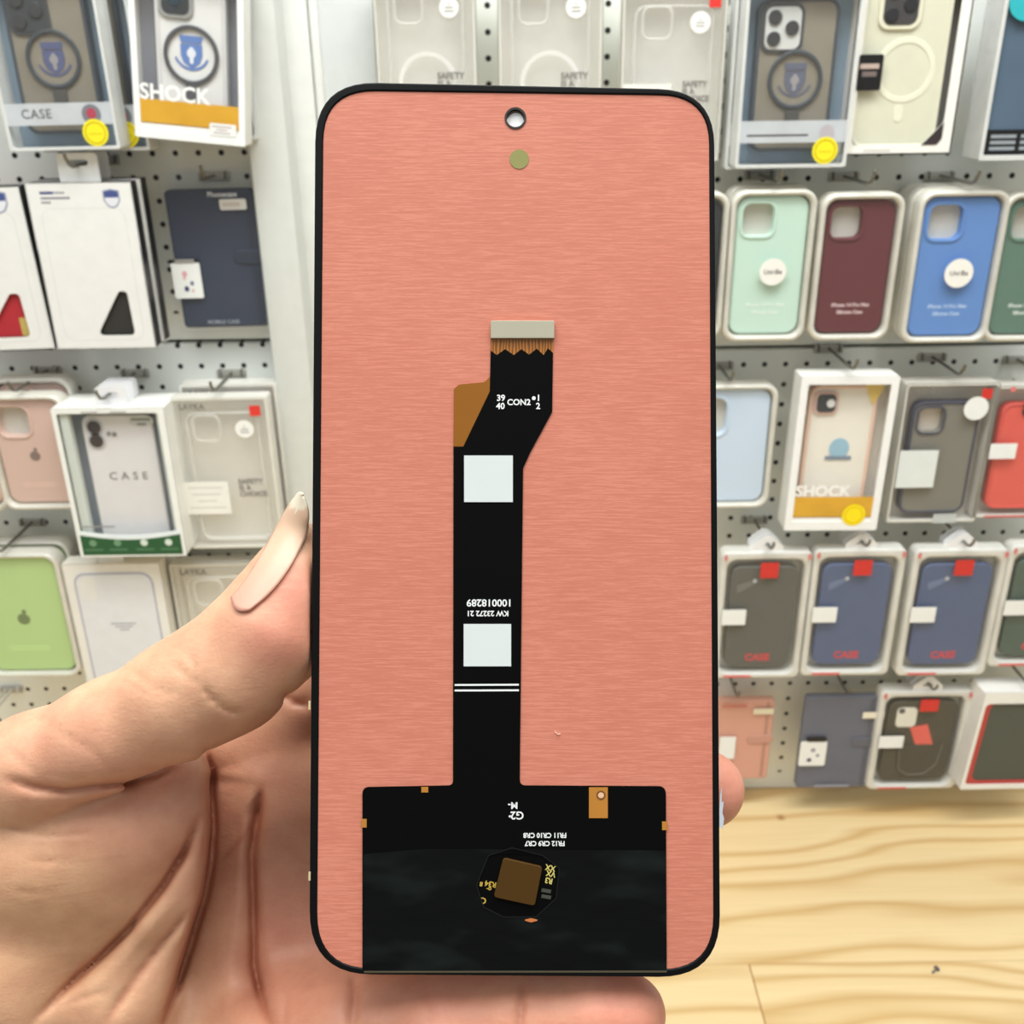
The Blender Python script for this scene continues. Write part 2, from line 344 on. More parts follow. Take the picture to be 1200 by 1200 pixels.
# --- clear boxes with ring-stand cases and blue-grey cards (top left and top right)
CARD = mat((138, 158, 176), 0.5); SMOKE = clear((150, 145, 135), milk=0.6, mrgb=(176, 168, 152), gloss=0.03)
def ring_box(label, cx, top, bot, wpx, ring_v, em, band_txt, lens, lean=0, yaw=0, off=0.09):
    it = Item('phone_case_box', label, 'phone case box', cx, top, bot, wpx, off, lean, yaw, 'boxed ring-stand phone cases'); R = it.root; w, h = it.w, it.h
    plate('back_card', rr(w * .96, h * .98, .002, 0, h / 2), -0.028, 0.001, CARD, R)
    box_frame(it, 0.03, EDGE)
    plate('box_edge', [rr(w, h, .003, 0, h / 2), rr(w - .006, h - .006, .002, 0, h / 2)], -0.001, 0.0012, EDGE, R)
    cw = w * .70; chh = h * .84; cv = h * .09
    c, _ = phone_case(it, -w * .01, cv, cw, chh, SMOKE, mat((70, 76, 84), .4), n0=-0.024, th=0.010, r=0.013)
    cm = plate('camera_block', rr(cw * .52, cw * .56, .009, -cw * .21, cv + chh - cw * .33), -0.014, 0.002, mat((70, 72, 74), .4), c, bevel=.0007)
    plate('camera_plate', rr(cw * .44, cw * .48, .007, -cw * .21, cv + chh - cw * .33), -0.012, 0.0006, mat((206, 208, 206) if lens else (62, 66, 68), .3), cm)
    for du, dv in ((-.11, .12), (-.11, -.12), (.11, 0)):
        plate('lens', circ(cw * .085, -cw * .21 + du * cw, cv + chh - cw * .33 + dv * cw), -0.0114, 0.002, mat((60, 60, 62), .2), cm, bevel=.0005)
    rv = ring_v * h; rad = cw * .345
    plate('stand_ring', [circ(rad, 0, rv, 40), circ(rad * .86, 0, rv, 40)], -0.0135, 0.0025, mat((66, 72, 78), .35), c, bevel=.0008)
    plate('stand_hinge', rr(rad * .5, rad * .45, .001, 0, rv - rad * 1.25), -0.0135, 0.002, mat((80, 78, 74), .4), c)
    emblem(it, c, 0, rv, rad * .85, mat(em, .5), mat((150, 148, 150), .5), -0.0136)
    b = plate('label_band', rr(w * .95, h * .125, .0005, 0, h * .205), -0.0008, 0.0004, BAND, R)
    if band_txt: text('lettering', band_txt, -w * .2, h * .205, h * .075, INK, b, -0.0003, bold=.0001, space=1.1)
    else:
        plate('caption_line', rr(w * .55, h * .012, .0002, -w * .14, h * .185), -0.0004, 0.0001, INK, b)
        plate('round_mark', circ(w * .07, w * .3, h * .195), -0.0004, 0.0002, mat((184, 178, 184), .5), b)
    if band_txt: 
        q = plate('round_mark', circ(w * .085, w * .29, h * .2), -0.0004, 0.0002, mat((120, 124, 132), .5), b)
        plate('red_dot', circ(w * .045, w * .29, h * .205), -0.0002, 0.0002, mat((176, 70, 90), .5), q)
    st = plate('round_sticker', circ(w * .115, w * .30, h * .095), 0.0002, 0.0003, YEL, R)
    plate('sticker_ring', [circ(w * .095, w * .30, h * .095), circ(w * .083, w * .30, h * .095)], 0.0005, 0.0002, mat((200, 180, 20), .5), st)
    text('sticker_mark', '~~~', w * .30, h * .09, w * .07, mat((200, 180, 20), .5), st, 0.0006)
    plate('front_window', rr(w - .004, h - .004, .002, 0, h / 2), -0.0009, 0.0001, CLEAR, R)
    return it
A = ring_box('blue-grey window box of a smoky ring-stand phone case, yellow round sticker, CASE lettering', 57, -41, 176, 134, .51, (86, 92, 128), 'CASE', False, lean=.5)
copy_tree(A.root, 'clear box half hidden behind the blue-grey CASE window box', (0.018, 0.035, -0.004))
M = ring_box('blue-grey window box of a smoky ring case with silver camera plate and yellow sticker', 936, -19, 196, 134, .493, (96, 100, 118), '', True, off=.085)
copy_tree(M.root, 'clear box edge showing behind the blue-grey box with silver camera plate', (-0.004, 0.03, -0.004))

# --- SHOCK boxes
def shock_box(label, cx, top, bot, wpx, body, rimc, blue, ring, lean=0, off=.085, sticker=False):
    it = Item('phone_case_box', label, 'phone case box', cx, top, bot, wpx, off, lean, 0, 'white-edged shockproof case boxes'); R = it.root; w, h = it.w, it.h
    plate('back_card', rr(w * .97, h * .98, .001, 0, h / 2), -0.028, 0.001, mat((150, 152, 162), .5) if ring else mat((226, 222, 214), .5), R)
    box_frame(it, 0.03, W_)
    fw = .0085 if not ring else .006
    plate('box_edge', [rr(w, h, .002, 0, h / 2), rr(w - 2 * fw, h - 2 * fw - .004, .001, 0, h / 2 + .001)], -0.001, 0.0016, mat((242, 243, 242), .35), R)
    cw = w * (.62 if ring else .70); chh = h * .80; cv = h * .12
    c, _ = phone_case(it, 0, cv, cw, chh, mat(body, .4), mat(rimc, .4), n0=-0.024, th=0.010, r=.013, rimw=.004)
    s = cw * (.5 if ring else .36)
    cu = -cw * (.2 if ring else .26); cvv = cv + chh - s * (.62 if ring else .72)
    cm = plate('camera_block', rr(s, s, s * .25, cu, cvv), -0.014, 0.0025, mat((150, 152, 150) if ring else (214, 178, 168), .4), c, bevel=.0008)
    plate('camera_plate', rr(s * .78, s * .78, s * .2, cu, cvv), -0.0115, 0.0006, mat((50, 54, 58), .3), cm)
    plate('lens', circ(s * .17, cu - (0 if ring else -s * .18), cvv), -0.0109, 0.001, mat((40, 60, 72), .15) if ring else mat((225, 225, 225), .3), cm)
    if ring:
        rv = .49 * h; rad = cw * .40
        plate('stand_ring', [circ(rad, 0, rv, 40), circ(rad * .85, 0, rv, 40)], -0.0135, 0.0025, mat((78, 78, 82), .4), c, bevel=.0008)
        plate('stand_hinge', rr(rad * .48, rad * .75, .001, 0, rv - rad * 1.3), -0.0135, 0.002, mat((84, 84, 88), .4), c)
        emblem(it, c, 0, rv + rad * .08, rad * .85, mat(blue, .5), mat((226, 230, 238), .5), -0.0136)
    else:
        ev = cv + chh * .5
        e = plate('emblem', circ(cw * .15, cw * .03, ev, 24, cw * .165), -0.0136, 0.0004, mat(blue, .5), c)
        plate('emblem_base', rr(cw * .40, cw * .06, cw * .02, cw * .03, ev - cw * .15), -0.0132, 0.0003, mat((120, 138, 158), .5), e)
        plate('corner_card', [[(w * .20, h * .93), (w * .40, h * .93), (w * .38, h * .88), (w * .30, h * .80)]], -0.0128, 0.0003, mat((236, 206, 110), .5), R)
    b = plate('orange_band', rr(w - 2 * fw, h * .14, .0005, 0, h * .155), -0.0008, 0.0004, clear((232, 176, 60), milk=.80, mrgb=(232, 180, 62), gloss=.05), R)
    plate('white_band', rr(w - 2 * fw, h * .05, .0005, 0, h * .065), -0.0008, 0.0004, mat((240, 238, 232), .4), R)
    text('lettering', 'SHOCK', -w * .13, h * .262, h * (.125 if ring else .10), mat((246, 246, 244), .4), b, -0.0003, bold=.0005, sx=1.0)
    if sticker:
        st = plate('round_sticker', circ(w * .125, w * .23, h * .105), 0.0008, 0.0003, mat((250, 226, 20), .4), R)
        plate('sticker_ring', [circ(w * .10, w * .23, h * .105), circ(w * .088, w * .23, h * .105)], 0.0011, 0.0002, mat((226, 186, 10), .5), st)
    else:
        st = plate('paper_label', rr(w * .24, h * .072, .0015, w * .30, h * .085), 0.0008, 0.0003, LAB, R)
        for k, t_ in enumerate(('xxxxxxxx', 'xxxxx', 'xxxxxxx')):
            plate('printed_line', rr(w * (.18, .1, .15)[k], h * .006, .0002, w * .29, h * (.103 - .018 * k)), 0.0011, 0.0001, mat((170, 150, 148), .5), st)
    plate('front_window', rr(w - .008, h - .008, .001, 0, h / 2), -0.0009, 0.0001, CLEAR, R)
    return it
B = shock_box('white box lettered SHOCK holding a white ring-stand case with blue shield emblem', 209, -49, 166, 132, (226, 226, 224), (212, 212, 212), (96, 128, 190), True, lean=-6)
Bk = ring_box('box with yellow sticker almost hidden behind the white SHOCK box with blue shield', 232, -46, 164, 118, .5, (96, 100, 118), '', False, off=.05)
U = shock_box('white box lettered SHOCK with a clear pink-rimmed case and yellow sticker', 984, 441, 621, 112, (236, 232, 222), (232, 200, 182), (150, 190, 212), False, sticker=True, off=.085, lean=-.6)

# --- white boxes with a triangular window
def tri_box(label, cx, top, bot, wpx, tri, note, lean=0, off=.085, yaw=0):
    it = Item('phone_case_box', label, 'phone case box', cx, top, bot, wpx, off, lean, yaw, 'white triangle-window case boxes'); R = it.root; w, h = it.w, it.h
    T = rpoly([(-w * .07, h * .085), (w * .31, h * .085), (w * .295, h * .36), (w * .215, h * .36)], [.005, .006, .005, .005])
    plate('front_panel', [rr(w, h, .001, 0, h / 2), T], -0.0008, 0.0008, mat((232, 232, 230), .45), R)
    box_frame(it, 0.018, BLACK, .0012, .0012)
    box('bottom_flap', (-w / 2, -.0002, -.018), (w / 2, .0012, -.0008), W_, R)
    c = plate('phone_case', rr(w * .78, h * .84, .01, 0, h / 2), -0.010, 0.006, mat(tri, .5), R, bevel=.001)
    if note: plate('price_note', rr(.010, .020, .001, w * .27, h * .145), -0.004, 0.0004, mat((190, 168, 92), .5), c)
    plate('outline_print', [rr(w * .80, h * .80, .011, 0, h * .455), rr(w * .793, h * .796, .0105, 0, h * .455)], 0, 0.0001, mat((205, 204, 202), .5), R)
    sh = [(-.5, .5), (0, .6), (.5, .5), (.5, -.1), (.3, -.42), (0, -.55), (-.3, -.42), (-.5, -.1)]; su, sv, ss = w * .30, h * .905, w * .155
    e = plate('badge', [rpoly([(su + x * ss, sv + y * ss) for x, y in sh], .0012)], 0, 0.0002, mat((140, 148, 172), .5), R)
    plate('badge_fill', [rpoly([(su + x * ss * .84, sv + y * ss * .84) for x, y in sh], .0012)], 0.0002, 0.0001, mat((226, 228, 236), .5), e)
    plate('badge_top', [[(su - .42 * ss, sv + .1 * ss), (su + .42 * ss, sv + .1 * ss), (su + .42 * ss, sv + .44 * ss), (su, sv + .52 * ss), (su - .42 * ss, sv + .44 * ss)]], 0.0003, 0.0001, mat((70, 84, 140), .5), e)
    plate('title_print', rr(w * .13, h * .016, .0004, -w * .31, h * .945), 0, 0.0001, mat((74, 80, 130), .5), R)
    plate('title_tail', rr(w * .10, h * .011, .0004, -w * .19, h * .945), 0, 0.0001, mat((150, 150, 158), .5), R)
    plate('subtitle_print', rr(w * .28, h * .012, .0003, -w * .235, h * .915), 0, 0.0001, mat((130, 130, 140), .5), R)
    plate('subtitle_print', rr(w * .09, h * .012, .0003, -w * .33, h * .89), 0, 0.0001, mat((150, 150, 156), .5), R)
    hang_tab(it, -0.010, .042, .030, W_)
    return it
D = tri_box('white phone case box with black triangular window and hanging tab', 108, 214, 409, 120, (48, 47, 44), False, lean=0)
copy_tree(D.root, 'white box with black side directly behind the black triangle-window box', (0.002, 0.024, 0.001))
Cc = tri_box('white phone case box with red triangular window at the pegboard edge', -24, 220, 412, 142, (176, 42, 52), True, lean=1.5, off=.08)

# --- navy wallet case in a clear bag, and two wallet cases at the bottom right
def wallet(label, cx, top, bot, wpx, rgb, extras, off=.05, lean=0, group='bagged wallet cases'):
    it = Item('wallet_case', label, 'wallet phone case', cx, top, bot, wpx, off, lean, 0, group); R = it.root; w, h = it.w, it.h
    cover = plate('cover', rr(w, h, .005, 0, h / 2), -0.014, 0.012, mat(rgb, .55, bump=.3, scale=300), R, bevel=.002)
    plate('spine_fold', rr(.004, h * .94, .001, w * .42, h / 2), -0.002, 0.0006, mat(tuple(int(c * .85) for c in rgb), .5), cover)
    cl = plate('clasp', rr(w * .32, h * .10, .006, w * .36, h * .52), -0.002, 0.002, mat(tuple(int(c * .92) for c in rgb), .5), R, bevel=.0008)
    plate('clear_bag', rr(w + .014, h + .022, .003, .002, h / 2 + .006), 0.001, 0.0002, clear(milk=.015, gloss=.015), R)
    return it
NV = wallet('navy blue folding wallet case in a clear bag with a white sticker card', 255, 222, 384, 102, (40, 50, 72), 0, off=.03, lean=.6)
R = NV.root; w, h = NV.w, NV.h
text('lettering', 'Phonecase', w * .16, h * .965, h * .05, mat((196, 200, 206), .5), R, .0014, bold=.0002)
text('lettering', 'MOBILE CASE', -w * .02, h * .045, h * .04, mat((150, 156, 166), .5), R, .0014, bold=.0001)
k = plate('paper_label', rr(w * .30, h * .075, .002, w * .27, h * .895), .0014, .0004, mat((206, 204, 200), .5), R)
plate('printed_line', rr(w * .2, h * .03, .001, w * .25, h * .895), .0018, .0001, mat((190, 180, 172), .5), k)
k = plate('sticker_card', rr(w * .33, h * .26, .002, -w * .37, h * .36), .0016, .0006, LAB, R)
for (du, dv, s_, c_) in ((-.02, .05, .030, (226, 170, 178)), (.05, -.02, .022, (110, 108, 150)), (-.02, -.06, .028, (70, 70, 110)), (.05, -.075, .018, (220, 190, 190)), (-.03, .02, .02, (230, 190, 190))):
    plate('printed_mark', circ(s_ * w, -w * .37 + du * w, h * .36 + dv * h, 10, s_ * w * 1.2), .0022, .0001, mat(c_, .5), k)
plate('black_strap', rr(w * .36, h * .028, .002, -w * .385, h * .50), .0012, .0008, BLACK, R)
plate('silver_clip', rr(w * .22, h * .028, .001, -w * .37, h * .503), .002, .0008, mat((150, 148, 144), .35), R)
BB = wallet('pink folding wallet case in a clear bag at the bottom of the rack', 857, 822, 914, 94, (216, 158, 140), 0, off=.05)
R = BB.root; w, h = BB.w, BB.h
plate('price_label', rr(w * .25, h * .07, .001, w * .36, h * .88), .0014, .0004, mat((226, 216, 190), .5), R)
plate('sticker_card', rr(w * .2, h * .28, .002, -w * .05, h * .43), .0016, .0006, LAB, R)
plate('red_mark', rr(w * .3, h * .02, .001, 0, h * .95), .0014, .0004, mat((196, 110, 100), .5), R)
CCw = wallet('slate blue folding wallet case with white sticker card beside the pink one', 981, 818, 924, 84, (92, 97, 116), 0, off=.06)
R = CCw.root; w, h = CCw.w, CCw.h
plate('price_label', rr(w * .3, h * .065, .001, w * .44, h * .82), .0016, .0004, mat((234, 228, 208), .5), R)
k = plate('sticker_card', rr(w * .37, h * .27, .003, -w * .33, h * .41), .0016, .0006, LAB, R)
for (du, dv, s_, c_) in ((0, .04, .035, (150, 150, 160)), (.07, -.02, .025, (120, 120, 140)), (-.04, -.07, .035, (80, 84, 120))):
    plate('printed_mark', circ(s_ * w, -w * .33 + du * w, h * .41 + dv * h, 10), .0022, .0001, mat(c_, .5), k)
plate('black_clip', rr(w * .28, h * .05, .003, -w * .30, h * .565), .001, .0014, BLACK, R)
plate('lettering_line', rr(w * .5, h * .025, .001, 0, h * .04), .0014, .0002, mat((150, 152, 166), .5), R)

# --- silicone cases in clear blister packs
def blister(label, cx, top, bot, wpx, rgb, sticker=None, txt=True, off=.08, lean=0, cam=True, txtc=(226, 228, 226), logo=False, group='silicone cases in clear packs', pad=.0055):
    it = Item('silicone_case_pack', label, 'silicone phone case', cx, top, bot, wpx, off, lean, 0, group); R = it.root; w, h = it.w, it.h
    plate('pack_back', rr(w, h, .015, 0, h / 2), -0.022, 0.001, mat((214, 211, 200), .4), R)
    plate('pack_rim', [rr(w, h, .015, 0, h / 2), rr(w - 2 * pad, h - 2 * pad, .012, 0, h / 2)], -0.021, 0.021, MILK2, R, bevel=.003)
    cw, chh = w - 2 * pad - .003, h - 2 * pad - .003
    body = mat(rgb, .55, bump=.15, scale=500)
    c, cc = phone_case(it, 0, pad + .0015, cw, chh, body, None, n0=-0.017, th=0.011, r=.013, cam=(cw * .44, cw * .44, cw * .08, cw * .09) if cam else None)
    if cam: plate('camera_paper', rr(cw * .46, cw * .46, .004, cc[0], cc[1]), -0.016, 0.001, mat((206, 203, 194), .5), c)
    if txt:
        text('lettering', 'iPhone 14 Pro Max', 0, h * .245, h * .034, mat(txtc, .5), c, -0.0058, bold=.0003)
        text('lettering', 'Silicone Case', 0, h * .195, h * .034, mat(txtc, .5), c, -0.0058, bold=.0003)
    if logo:
        q = plate('fruit_mark', [circ(cw * .075, 0, h * .47, 20)], -0.0060, 0.0002, mat(tuple(int(x * .62) for x in rgb), .35), c)
        plate('leaf_mark', [circ(cw * .028, cw * .02, h * .47 + cw * .10, 10)], -0.0060, 0.0002, mat(tuple(int(x * .62) for x in rgb), .35), q)
        for dv in (.30, .275): plate('caption_line', rr(cw * .5, h * .008, .0004, -cw * .02, h * dv - .01), -0.0060, 0.0002, mat(tuple(min(255, int(x * 1.1)) for x in rgb), .5), c)
    if sticker:
        st = plate('round_sticker', circ(cw * .19, cw * .05, h * .475), 0.0006, 0.0004, mat((240, 238, 232), .4), R)
        text('sticker_lettering', 'Uni·Be', cw * .05, h * .475, h * .045, mat((110, 108, 104), .5), st, 0.0012, bold=.0001)
    plate('clear_front', rr(w - pad, h - pad, .013, 0, h / 2), 0.0, 0.0003, clear(milk=.01, gloss=.012), R)
    return it
P_ = blister('mint green silicone case with round white sticker in a clear pack', 902, 223, 400, 98, (196, 224, 210), True, txtc=(222, 238, 230))
copy_tree(P_.root, 'mint case pack second in the stack behind the round-stickered mint one', (0, 0.024, 0.002))
Q = blister('burgundy silicone case in a clear pack between mint and blue ones', 1004, 227, 399, 96, (98, 46, 51), False, txtc=(206, 180, 180))
Rb = blister('bright blue silicone case with round white sticker in a clear pack', 1120, 224, 402, 104, (96, 138, 202), True, txtc=(170, 196, 232))
copy_tree(Rb.root, 'blue case pack second in the stack behind the round-stickered blue one', (0, 0.024, 0.001))
copy_tree(Rb.root, 'blue case pack rearmost in the stack of blue ones', (0, 0.048, 0.001))
S = blister('dark sage green silicone case in a clear pack at the right edge', 1216, 226, 400, 100, (92, 122, 108), False, txtc=(200, 214, 206))
S0 = blister('black silicone case pack half hidden by the phone screen beside the mint one', 803, 226, 398, 96, (40, 42, 46), False, False)
Fp = blister('dusty pink silicone case pack beside the white CASE box', 38, 464, 598, 96, (212, 182, 170), False, False, logo=True, lean=.4)
Fp2 = copy_tree(Fp.root, 'second dusty pink case pack behind the pink one', (0, 0.026, 0.012))
Fq = blister('peach silicone case pack at the far left edge', -52, 470, 600, 96, (226, 186, 160), False, False)
Ig = blister('light green silicone case in a clear pack below the pink one', 24, 650, 794, 112, (182, 212, 144), False, False, logo=True, cam=False, off=.08)
plate('camera_dot', circ(.002, -.03, Ig.h * .82, 12), -0.0058, 0.0004, mat((120, 146, 90), .4), Ig.root)
copy_tree(Ig.root, 'light green case pack second in the stack behind the front green one', (0.004, 0.026, 0.004))
T = blister('pale blue silicone case pack beside the right edge of the phone screen', 848, 452, 596, 118, (198, 216, 236), False, False, cam=True, off=.06)

# --- CASE box with green foot and the boxes beside and below it
def case_box():
    it = Item('phone_case_box', 'white window box lettered CASE with dark green foot', 'phone case box', 141, 478, 652, 128, .10, 0, 0); R = it.root; w, h = it.w, it.h; d = .055
    box_frame(it, d, mat((240, 241, 236), .4), .002, .001)
    plate('box_back', rr(w, h, .001, 0, h / 2), -d, .001, W_, R)
    plate('box_edge', [rr(w, h, .001, 0, h / 2), rr(w - .012, h - .012, .003, -.001, h / 2)], -.001, .0014, mat((240, 242, 238), .4), R)
    plate('inner_tray', [rr(w - .011, h - .011, .002, 0, h / 2), rr(w * .78, h * .88, .004, w * .02, h / 2 + .004)], -.014, .011, mat((206, 214, 208), .5), R, bevel=.002)
    plate('tray_back', rr(w * .86, h * .9, .002, 0, h / 2), -.026, .001, mat((150, 162, 176), .5), R)
    c = plate('phone_case', rr(w * .64, h * .86, .012, w * .015, h * .50), -.024, .010, mat((224, 222, 224), .45), R, bevel=.002)
    for dv in (.855, .765):
        k = plate('camera_lens', circ(w * .062, -w * .19, h * dv), -.014, .002, mat((46, 36, 42), .25), c, bevel=.0006)
        plate('lens_ring', [circ(w * .082, -w * .19, h * dv), circ(w * .062, -w * .19, h * dv)], -.0139, .001, mat((190, 192, 196), .4), k)
    plate('flash', circ(w * .02, -w * .07, h * .81, 14), -.014, .001, mat((140, 138, 136), .4), c)
    plate('microphone', circ(w * .022, -w * .02, h * .805, 14), -.014, .001, mat((130, 128, 128), .4), c)
    text('lettering', 'CASE', w * .04, h * .525, h * .072, mat((120, 120, 122), .5), c, -.0138, bold=.0002, space=1.7)
    q = plate('corner_print', circ(w * .115, w * .24, h * .89, 20, w * .06), -.0139, .0002, mat((206, 208, 206), .5), c)
    for k in range(2): plate('printed_line', rr(w * (.17, .08)[k], h * .014, .0003, w * .24, h * (.90 - .03 * k)), -.0137, .0001, mat((120, 128, 120), .5), q)
    plate('clear_window', rr(w - .010, h - .010, .002, 0, h / 2), -.0012, .0002, clear(milk=.015, gloss=.02), R)
    top = [(w * .47 - w * .94 * i / 16, h * .155 - h * .035 * math.sin(math.pi * i / 16)) for i in range(17)]
    g = plate('green_foot', [[(-w * .47, h * .012), (w * .47, h * .012)] + top], -.0006, .0012, mat((34, 88, 52), .45), R)
    up = [(x, y + h * .028) for x, y in top]
    plate('white_swoosh', [top + up[::-1]], -.0006, .0011, mat((232, 240, 242), .4), g)
    for i, u in enumerate((-.36, -.13, .12, .35)):
        plate('icon', circ(w * .035, u * w, h * .098, 12), .0006, .0002, mat((110, 150, 116) if i < 2 else (214, 226, 214), .5), g)
        plate('icon_caption', rr(w * .17, h * .012, .0003, u * w, h * .05), .0006, .0002, mat((80, 124, 90), .5), g)
    plate('small_print', rr(w * .3, h * .010, .0003, -w * .28, h * .21), -.0009, .0002, mat((150, 150, 150), .5), R)
    # white fold-over tabs threaded on the hook
    for k in range(4):
        t = plate('hang_tab', [rr(.034, .022, .004, .004, h + .011), rr(.018, .007, .003, .004, h + .012)], -.008 - .012 * k, .0008, mat((236, 236, 238), .4), R)
    for u in (-.02, .012): plate('hang_slot', rr(.018, .002, .0008, u, h - .0045), .0005, .0002, mat((190, 190, 188), .5), R)
    return it
G = case_box()
def flat_clear(label, cx, top, bot, wpx, off=.06, lean=0, red=True, safety=True, ring=False, label_card=True, title='LAYKA', milk=.42, group='cloudy clear case boxes', camera=True):
    it = Item('phone_case_box', label, 'phone case box', cx, top, bot, wpx, off, lean, 0, group); R = it.root; w, h = it.w, it.h; d = .022
    plate('back_card', rr(w * .98, h * .99, .001, 0, h / 2), -d, .001, mat((240, 238, 230), .5), R)
    link('box_side', shell_mesh(w, h, d, .003, .001), clear(milk=.7, mrgb=(240, 238, 230)), R)
    plate('box_edge', [rr(w, h, .003, 0, h / 2), rr(w - .006, h - .006, .002, 0, h / 2)], -.001, .001, clear(milk=.8, mrgb=(238, 236, 228)), R)
    c = plate('clear_case', [rr(w * .76, h * .86, .012, 0, h * .47), rr(w * .70, h * .83, .010, 0, h * .47)], -.014, .009, clear(milk=.5, mrgb=(246, 245, 240), gloss=.08), R, bevel=.002)
    plate('case_sheet', rr(w * .70, h * .83, .010, 0, h * .47), -.013, .0006, clear(milk=.18, gloss=.04, mrgb=(244, 242, 238)), c)
    if camera: plate('camera_rim', [rr(w * .30, w * .30, w * .08, -w * .16, h * .80), rr(w * .25, w * .25, w * .065, -w * .16, h * .80)], -.006, .003, clear(milk=.6, mrgb=(240, 238, 232)), c, bevel=.001)
    if ring: plate('magnet_ring', [circ(w * .29, 0, h * .42, 40), circ(w * .25, 0, h * .42, 40)], -.006, .001, mat((244, 243, 240), .4), c)
    s = plate('round_sticker', circ(w * .095, w * .24, h * .80), .0004, .0003, mat((242, 242, 238), .4), R)
    for dv, l in ((.015, .02), (-.002, .08), (-.02, .09)): plate('printed_line', rr(w * l, h * .007, .0002, w * .24, h * (.80 + dv)), .0007, .0001, mat((150, 148, 144), .5), s)
    if safety:
        for k, t_ in enumerate(('SAFETY', 'IS A', 'CHOICE')):
            text('lettering', t_, w * .10, h * (.455 - .042 * k), h * .046, mat((120, 118, 114), .5), R, .0004, bold=.0003, align='LEFT')
    if label_card:
        l = plate('paper_label', rr(w * .46, h * .22, .001, -w * .24, h * .35), .0004, .0003, mat((238, 237, 230), .5), R)
        for k in range(4): plate('printed_line', rr(w * (.36, .3, .2, .38)[k], h * .007, .0002, -w * .25, h * (.42 - .045 * k)), .0007, .0001, mat((200, 198, 190), .5), l)
    if title: text('title_lettering', title, -w * .27, h * .945, h * .05, mat((128, 124, 116), .5), R, .0004, bold=.0003)
    if red: plate('red_square', rr(w * .11, w * .11, .0005, w * .37, h * .915), .0004, .0003, mat((222, 58, 50), .4), R)
    plate('front_window', rr(w - .006, h - .006, .002, 0, h / 2), -.0009, .0001, clear(milk=.10, gloss=.05, mrgb=(246, 245, 238)), R)
    return it
H = flat_clear('cloudy clear box with red corner square right of the green-footed CASE box', 267, 466, 642, 112, off=.07, lean=.3)
copy_tree(H.root, 'second cloudy clear box behind the red-squared one by the post', (0.006, .026, .008))
K = flat_clear('cloudy clear box mostly hidden behind the thumb below the red-squared box', 270, 660, 830, 118, off=.06, red=False, safety=False, label_card=False, title='LAYKA')
t1 = flat_clear('cloudy clear box with white ring behind the top left corner of the screen', 500, -40, 190, 118, off=.05, red=False, ring=True, label_card=False)
t2 = flat_clear('cloudy clear box with white ring behind the middle of the screen top', 645, -40, 190, 122, off=.05, red=False, ring=True, label_card=False)
t3 = flat_clear('cloudy clear box without ring behind the top right corner of the screen', 788, -17, 190, 122, off=.05, red=True, ring=False, label_card=True, title=None)
# white-carded clear case box (below CASE box)
it = Item('phone_case_box', 'white card box showing a clear case drawn with a grey outline below the CASE box', 'phone case box', 146, 660, 835, 112, .075); R = it.root; w, h = it.w, it.h
plate('front_card', rr(w, h, .002, 0, h / 2), -.001, .001, mat((236, 234, 228), .45), R)
box_frame(it, .022, mat((232, 228, 216), .45))
c = plate('clear_case', [rr(w * .80, h * .90, .014, 0, h * .49), rr(w * .775, h * .885, .0128, 0, h * .49)], 0, .0012, mat((170, 172, 190), .4), R, bevel=.0003)
plate('case_sheet', rr(w * .775, h * .885, .0125, 0, h * .49), 0, .0006, mat((226, 228, 232), .35), c)
plate('camera_window', rr(w * .17, h * .15, w * .075, -w * .27, h * .845), .0006, .0004, mat((232, 231, 228), .4), c)
for k in range(3): plate('printed_line', rr(w * (.26, .18, .1)[k], h * .010, .0003, w * .02, h * (.615 - .02 * k)), .0006, .0002, mat((176, 178, 182), .5), c)
hang_tab(it, -.006, .03, .02, W_)
copy_tree(R, 'second white card box behind the grey-outlined clear case one', (.012, .030, .002))
# --- box V: graphite case with white card, and red case W
def frosted(label, cx, top, bot, wpx, body, rimc, off=.07, lean=0, card=True, red_top=True, camera=True):
    it = Item('phone_case_box', label, 'phone case box', cx, top, bot, wpx, off, lean, 0); R = it.root; w, h = it.w, it.h; d = .024
    plate('back_card', rr(w * .98, h * .99, .001, 0, h / 2), -d, .001, mat((212, 206, 196), .5), R)
    link('box_side', shell_mesh(w, h, d, .003, .001), clear(milk=.7, mrgb=(228, 226, 218)), R)
    plate('box_edge', [rr(w, h, .003, 0, h / 2), rr(w - .006, h - .006, .002, 0, h / 2)], -.001, .001, clear(milk=.85, mrgb=(238, 237, 230)), R)
    cw, chh = w * .72, h * .80
    c, cc = phone_case(it, 0, h * .06, cw, chh, mat(body, .5), mat(rimc, .4), n0=-.016, th=.010, r=.013, cam=(cw * .36, cw * .38, cw * .10, cw * .09) if camera else None)
    if camera: plate('camera_paper', rr(cw * .38, cw * .40, .003, cc[0], cc[1]), -.015, .001, mat((206, 196, 184), .5), c)
    plate('front_window', rr(w - .006, h - .006, .002, 0, h / 2), -.0009, .0001, clear(milk=.012, gloss=.012), R)
    return it
V = frosted('clear box of a graphite grey case with white price card and red square', 1104, 449, 612, 108, (122, 120, 112), (66, 68, 84)); R = V.root; w, h = V.w, V.h
text('title_lettering', 'LAYKA', -w * .30, h * .945, h * .055, mat((120, 118, 112), .5), R, .0004, bold=.0003)
plate('red_square', rr(w * .11, w * .11, .0005, w * .37, h * .925), .0004, .0003, RED, R)
plate('round_sticker', circ(w * .13, w * .28, h * .825), .0006, .0003, LAB, R)
plate('paper_label', rr(w * .42, h * .27, .001, -w * .25, h * .40), .0006, .0003, mat((222, 228, 226), .5), R)
